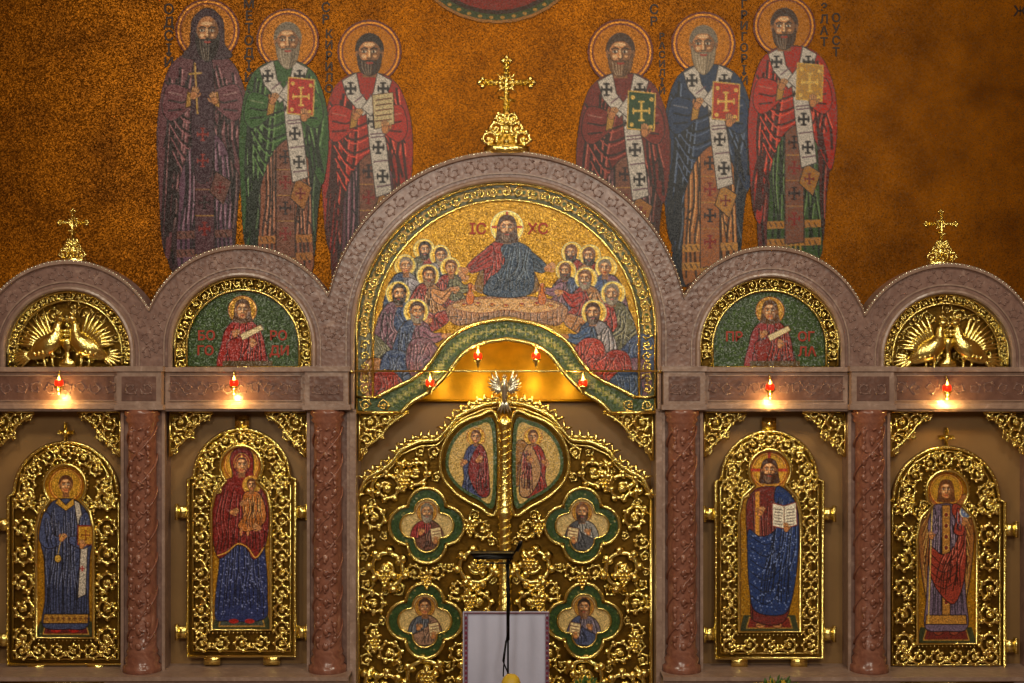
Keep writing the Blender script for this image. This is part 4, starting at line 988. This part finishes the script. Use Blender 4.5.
prism(mb,[(470,552),(514,552),(512,556),(474,556)],-8,8); box(mb,474,556,513,558,6,8); tube(mb,[(476,562,6),(512,562,6)],.8,5)
for x in (478,508): tube(mb,[(x,556,6),(x,562,6)],.7,5)
tube(mb,[(508,566,0),(512,556,2),(517,548,4),(520,543,6)],1.0,6); tube(mb,[(517,550,4),(520,543,6),(521,540,7)],[1.8,2.4,1.6],8)
t=np.linspace(0,1,24); tube(mb,np.stack([506+4*np.sin(t*4.4)*(1-t*.3),564+t*112,2+0*t],1),.8,5)
tube(mb,[(506,640,2),(503,660,3),(508,672,4),(514,676,4)],.8,5)
build(mb,'stand_body',M_black,ym,g)
yc=-2.3; fz=CY+(ZC)/(S*(D+yc)/D)
mb=MB(); lathe(mb,511,[(674,1),(675,5),(678,8),(682,9.5),(690,10),(700,4),(720,3),(fz-4,3),(fz-2,12),(fz+.2,13)],0,18); ob=build(mb,'brass_candle_stand',M_yel,yc)
yf=-.6; fz=CY+(ZC)/(S*(D+yf)/D)
for px,w in ((778,26),(588,14)):
    g=empty('flower_arrangement',px,690,yf); mb=MB(); m2=MB(); m3=MB(); r=random.Random(px)
    lathe(m3,px,[(fz-60,9),(fz-58,10),(fz-40,8),(fz-8,5),(fz-3,9),(fz,9)],0,18)
    for j in range(60):
        a=r.uniform(-PI+.2,-.2); L=r.uniform(.5,1)
        x=px+w*math.cos(a)*L; y=694+14*math.sin(a)*L; d=r.uniform(-8,8)
        tube(mb,[(px,fz-58,0),((px+x)/2,y+18,d/2),(x,y,d)],.4,4)
        if j%3==0:
            for q in range(5): leaf(m2,x,y,q*1.26,3,1.0,.3,d,.4)
        else: leaf(mb,x,y,a,6,1.3,.5,d,.6)
    build(mb,'foliage',M_green,yf,g); build(m2,'blossoms',M_yel,yf,g); build(m3,'vase',M_goldb,yf,g)
# ======================================================== LIGHT + CAMERA
def area(name,loc,tgt,size,e,col):
    l=bpy.data.lights.new(name,'AREA'); l.energy=e; l.size=size; l.color=col
    o=bpy.data.objects.new(name,l); o.location=loc; o.rotation_euler=(Vector(tgt)-Vector(loc)).to_track_quat('-Z','Y').to_euler(); scene.collection.objects.link(o)
area('added_light',(-4.2,-7.5,9.8),(-1,0,3.0),1.1,230,(1,.90,.70))  # added key lights from upper left and right, no known fixture
area('added_light',(4.2,-7.5,9.8),(1,0,3.0),1.1,230,(1,.90,.70))
area('added_light',(-2.6,-13.5,7.4),(0,0,3.6),1.5,260,(1,.92,.76))  # added frontal pair near the camera, put in for glints on the gold
area('added_light',(2.6,-13.5,7.4),(0,0,3.6),1.5,260,(1,.92,.76))
area('added_light',(0,-1.0,10.0),(0,2.6,6),2.5,30,(1,.66,.28))  # added warm light that brightens the mural wall, not a real lamp
for x,e in ((440,1.2),(478,1.5),(534,1.5),(570,1.2)):
    l=bpy.data.lights.new('soffit_lamp','POINT'); l.energy=e; l.color=(1,.78,.26); l.shadow_soft_size=.05
    o=bpy.data.objects.new('soffit_lamp',l); o.location=((x-CX)*S,.20,ZC+(CY-394)*S); scene.collection.objects.link(o)
w=bpy.data.worlds.new('world'); scene.world=w; w.use_nodes=True; bg=w.node_tree.nodes['Background']; bg.inputs[0].default_value=(1,.78,.5,1); bg.inputs[1].default_value=.12
cd=bpy.data.cameras.new('camera'); cd.sensor_width=36; cd.lens=36*D/10.24; co=bpy.data.objects.new('camera',cd); co.location=(0,-D,ZC); co.rotation_euler=(PI/2,0,0); scene.collection.objects.link(co); scene.camera=co
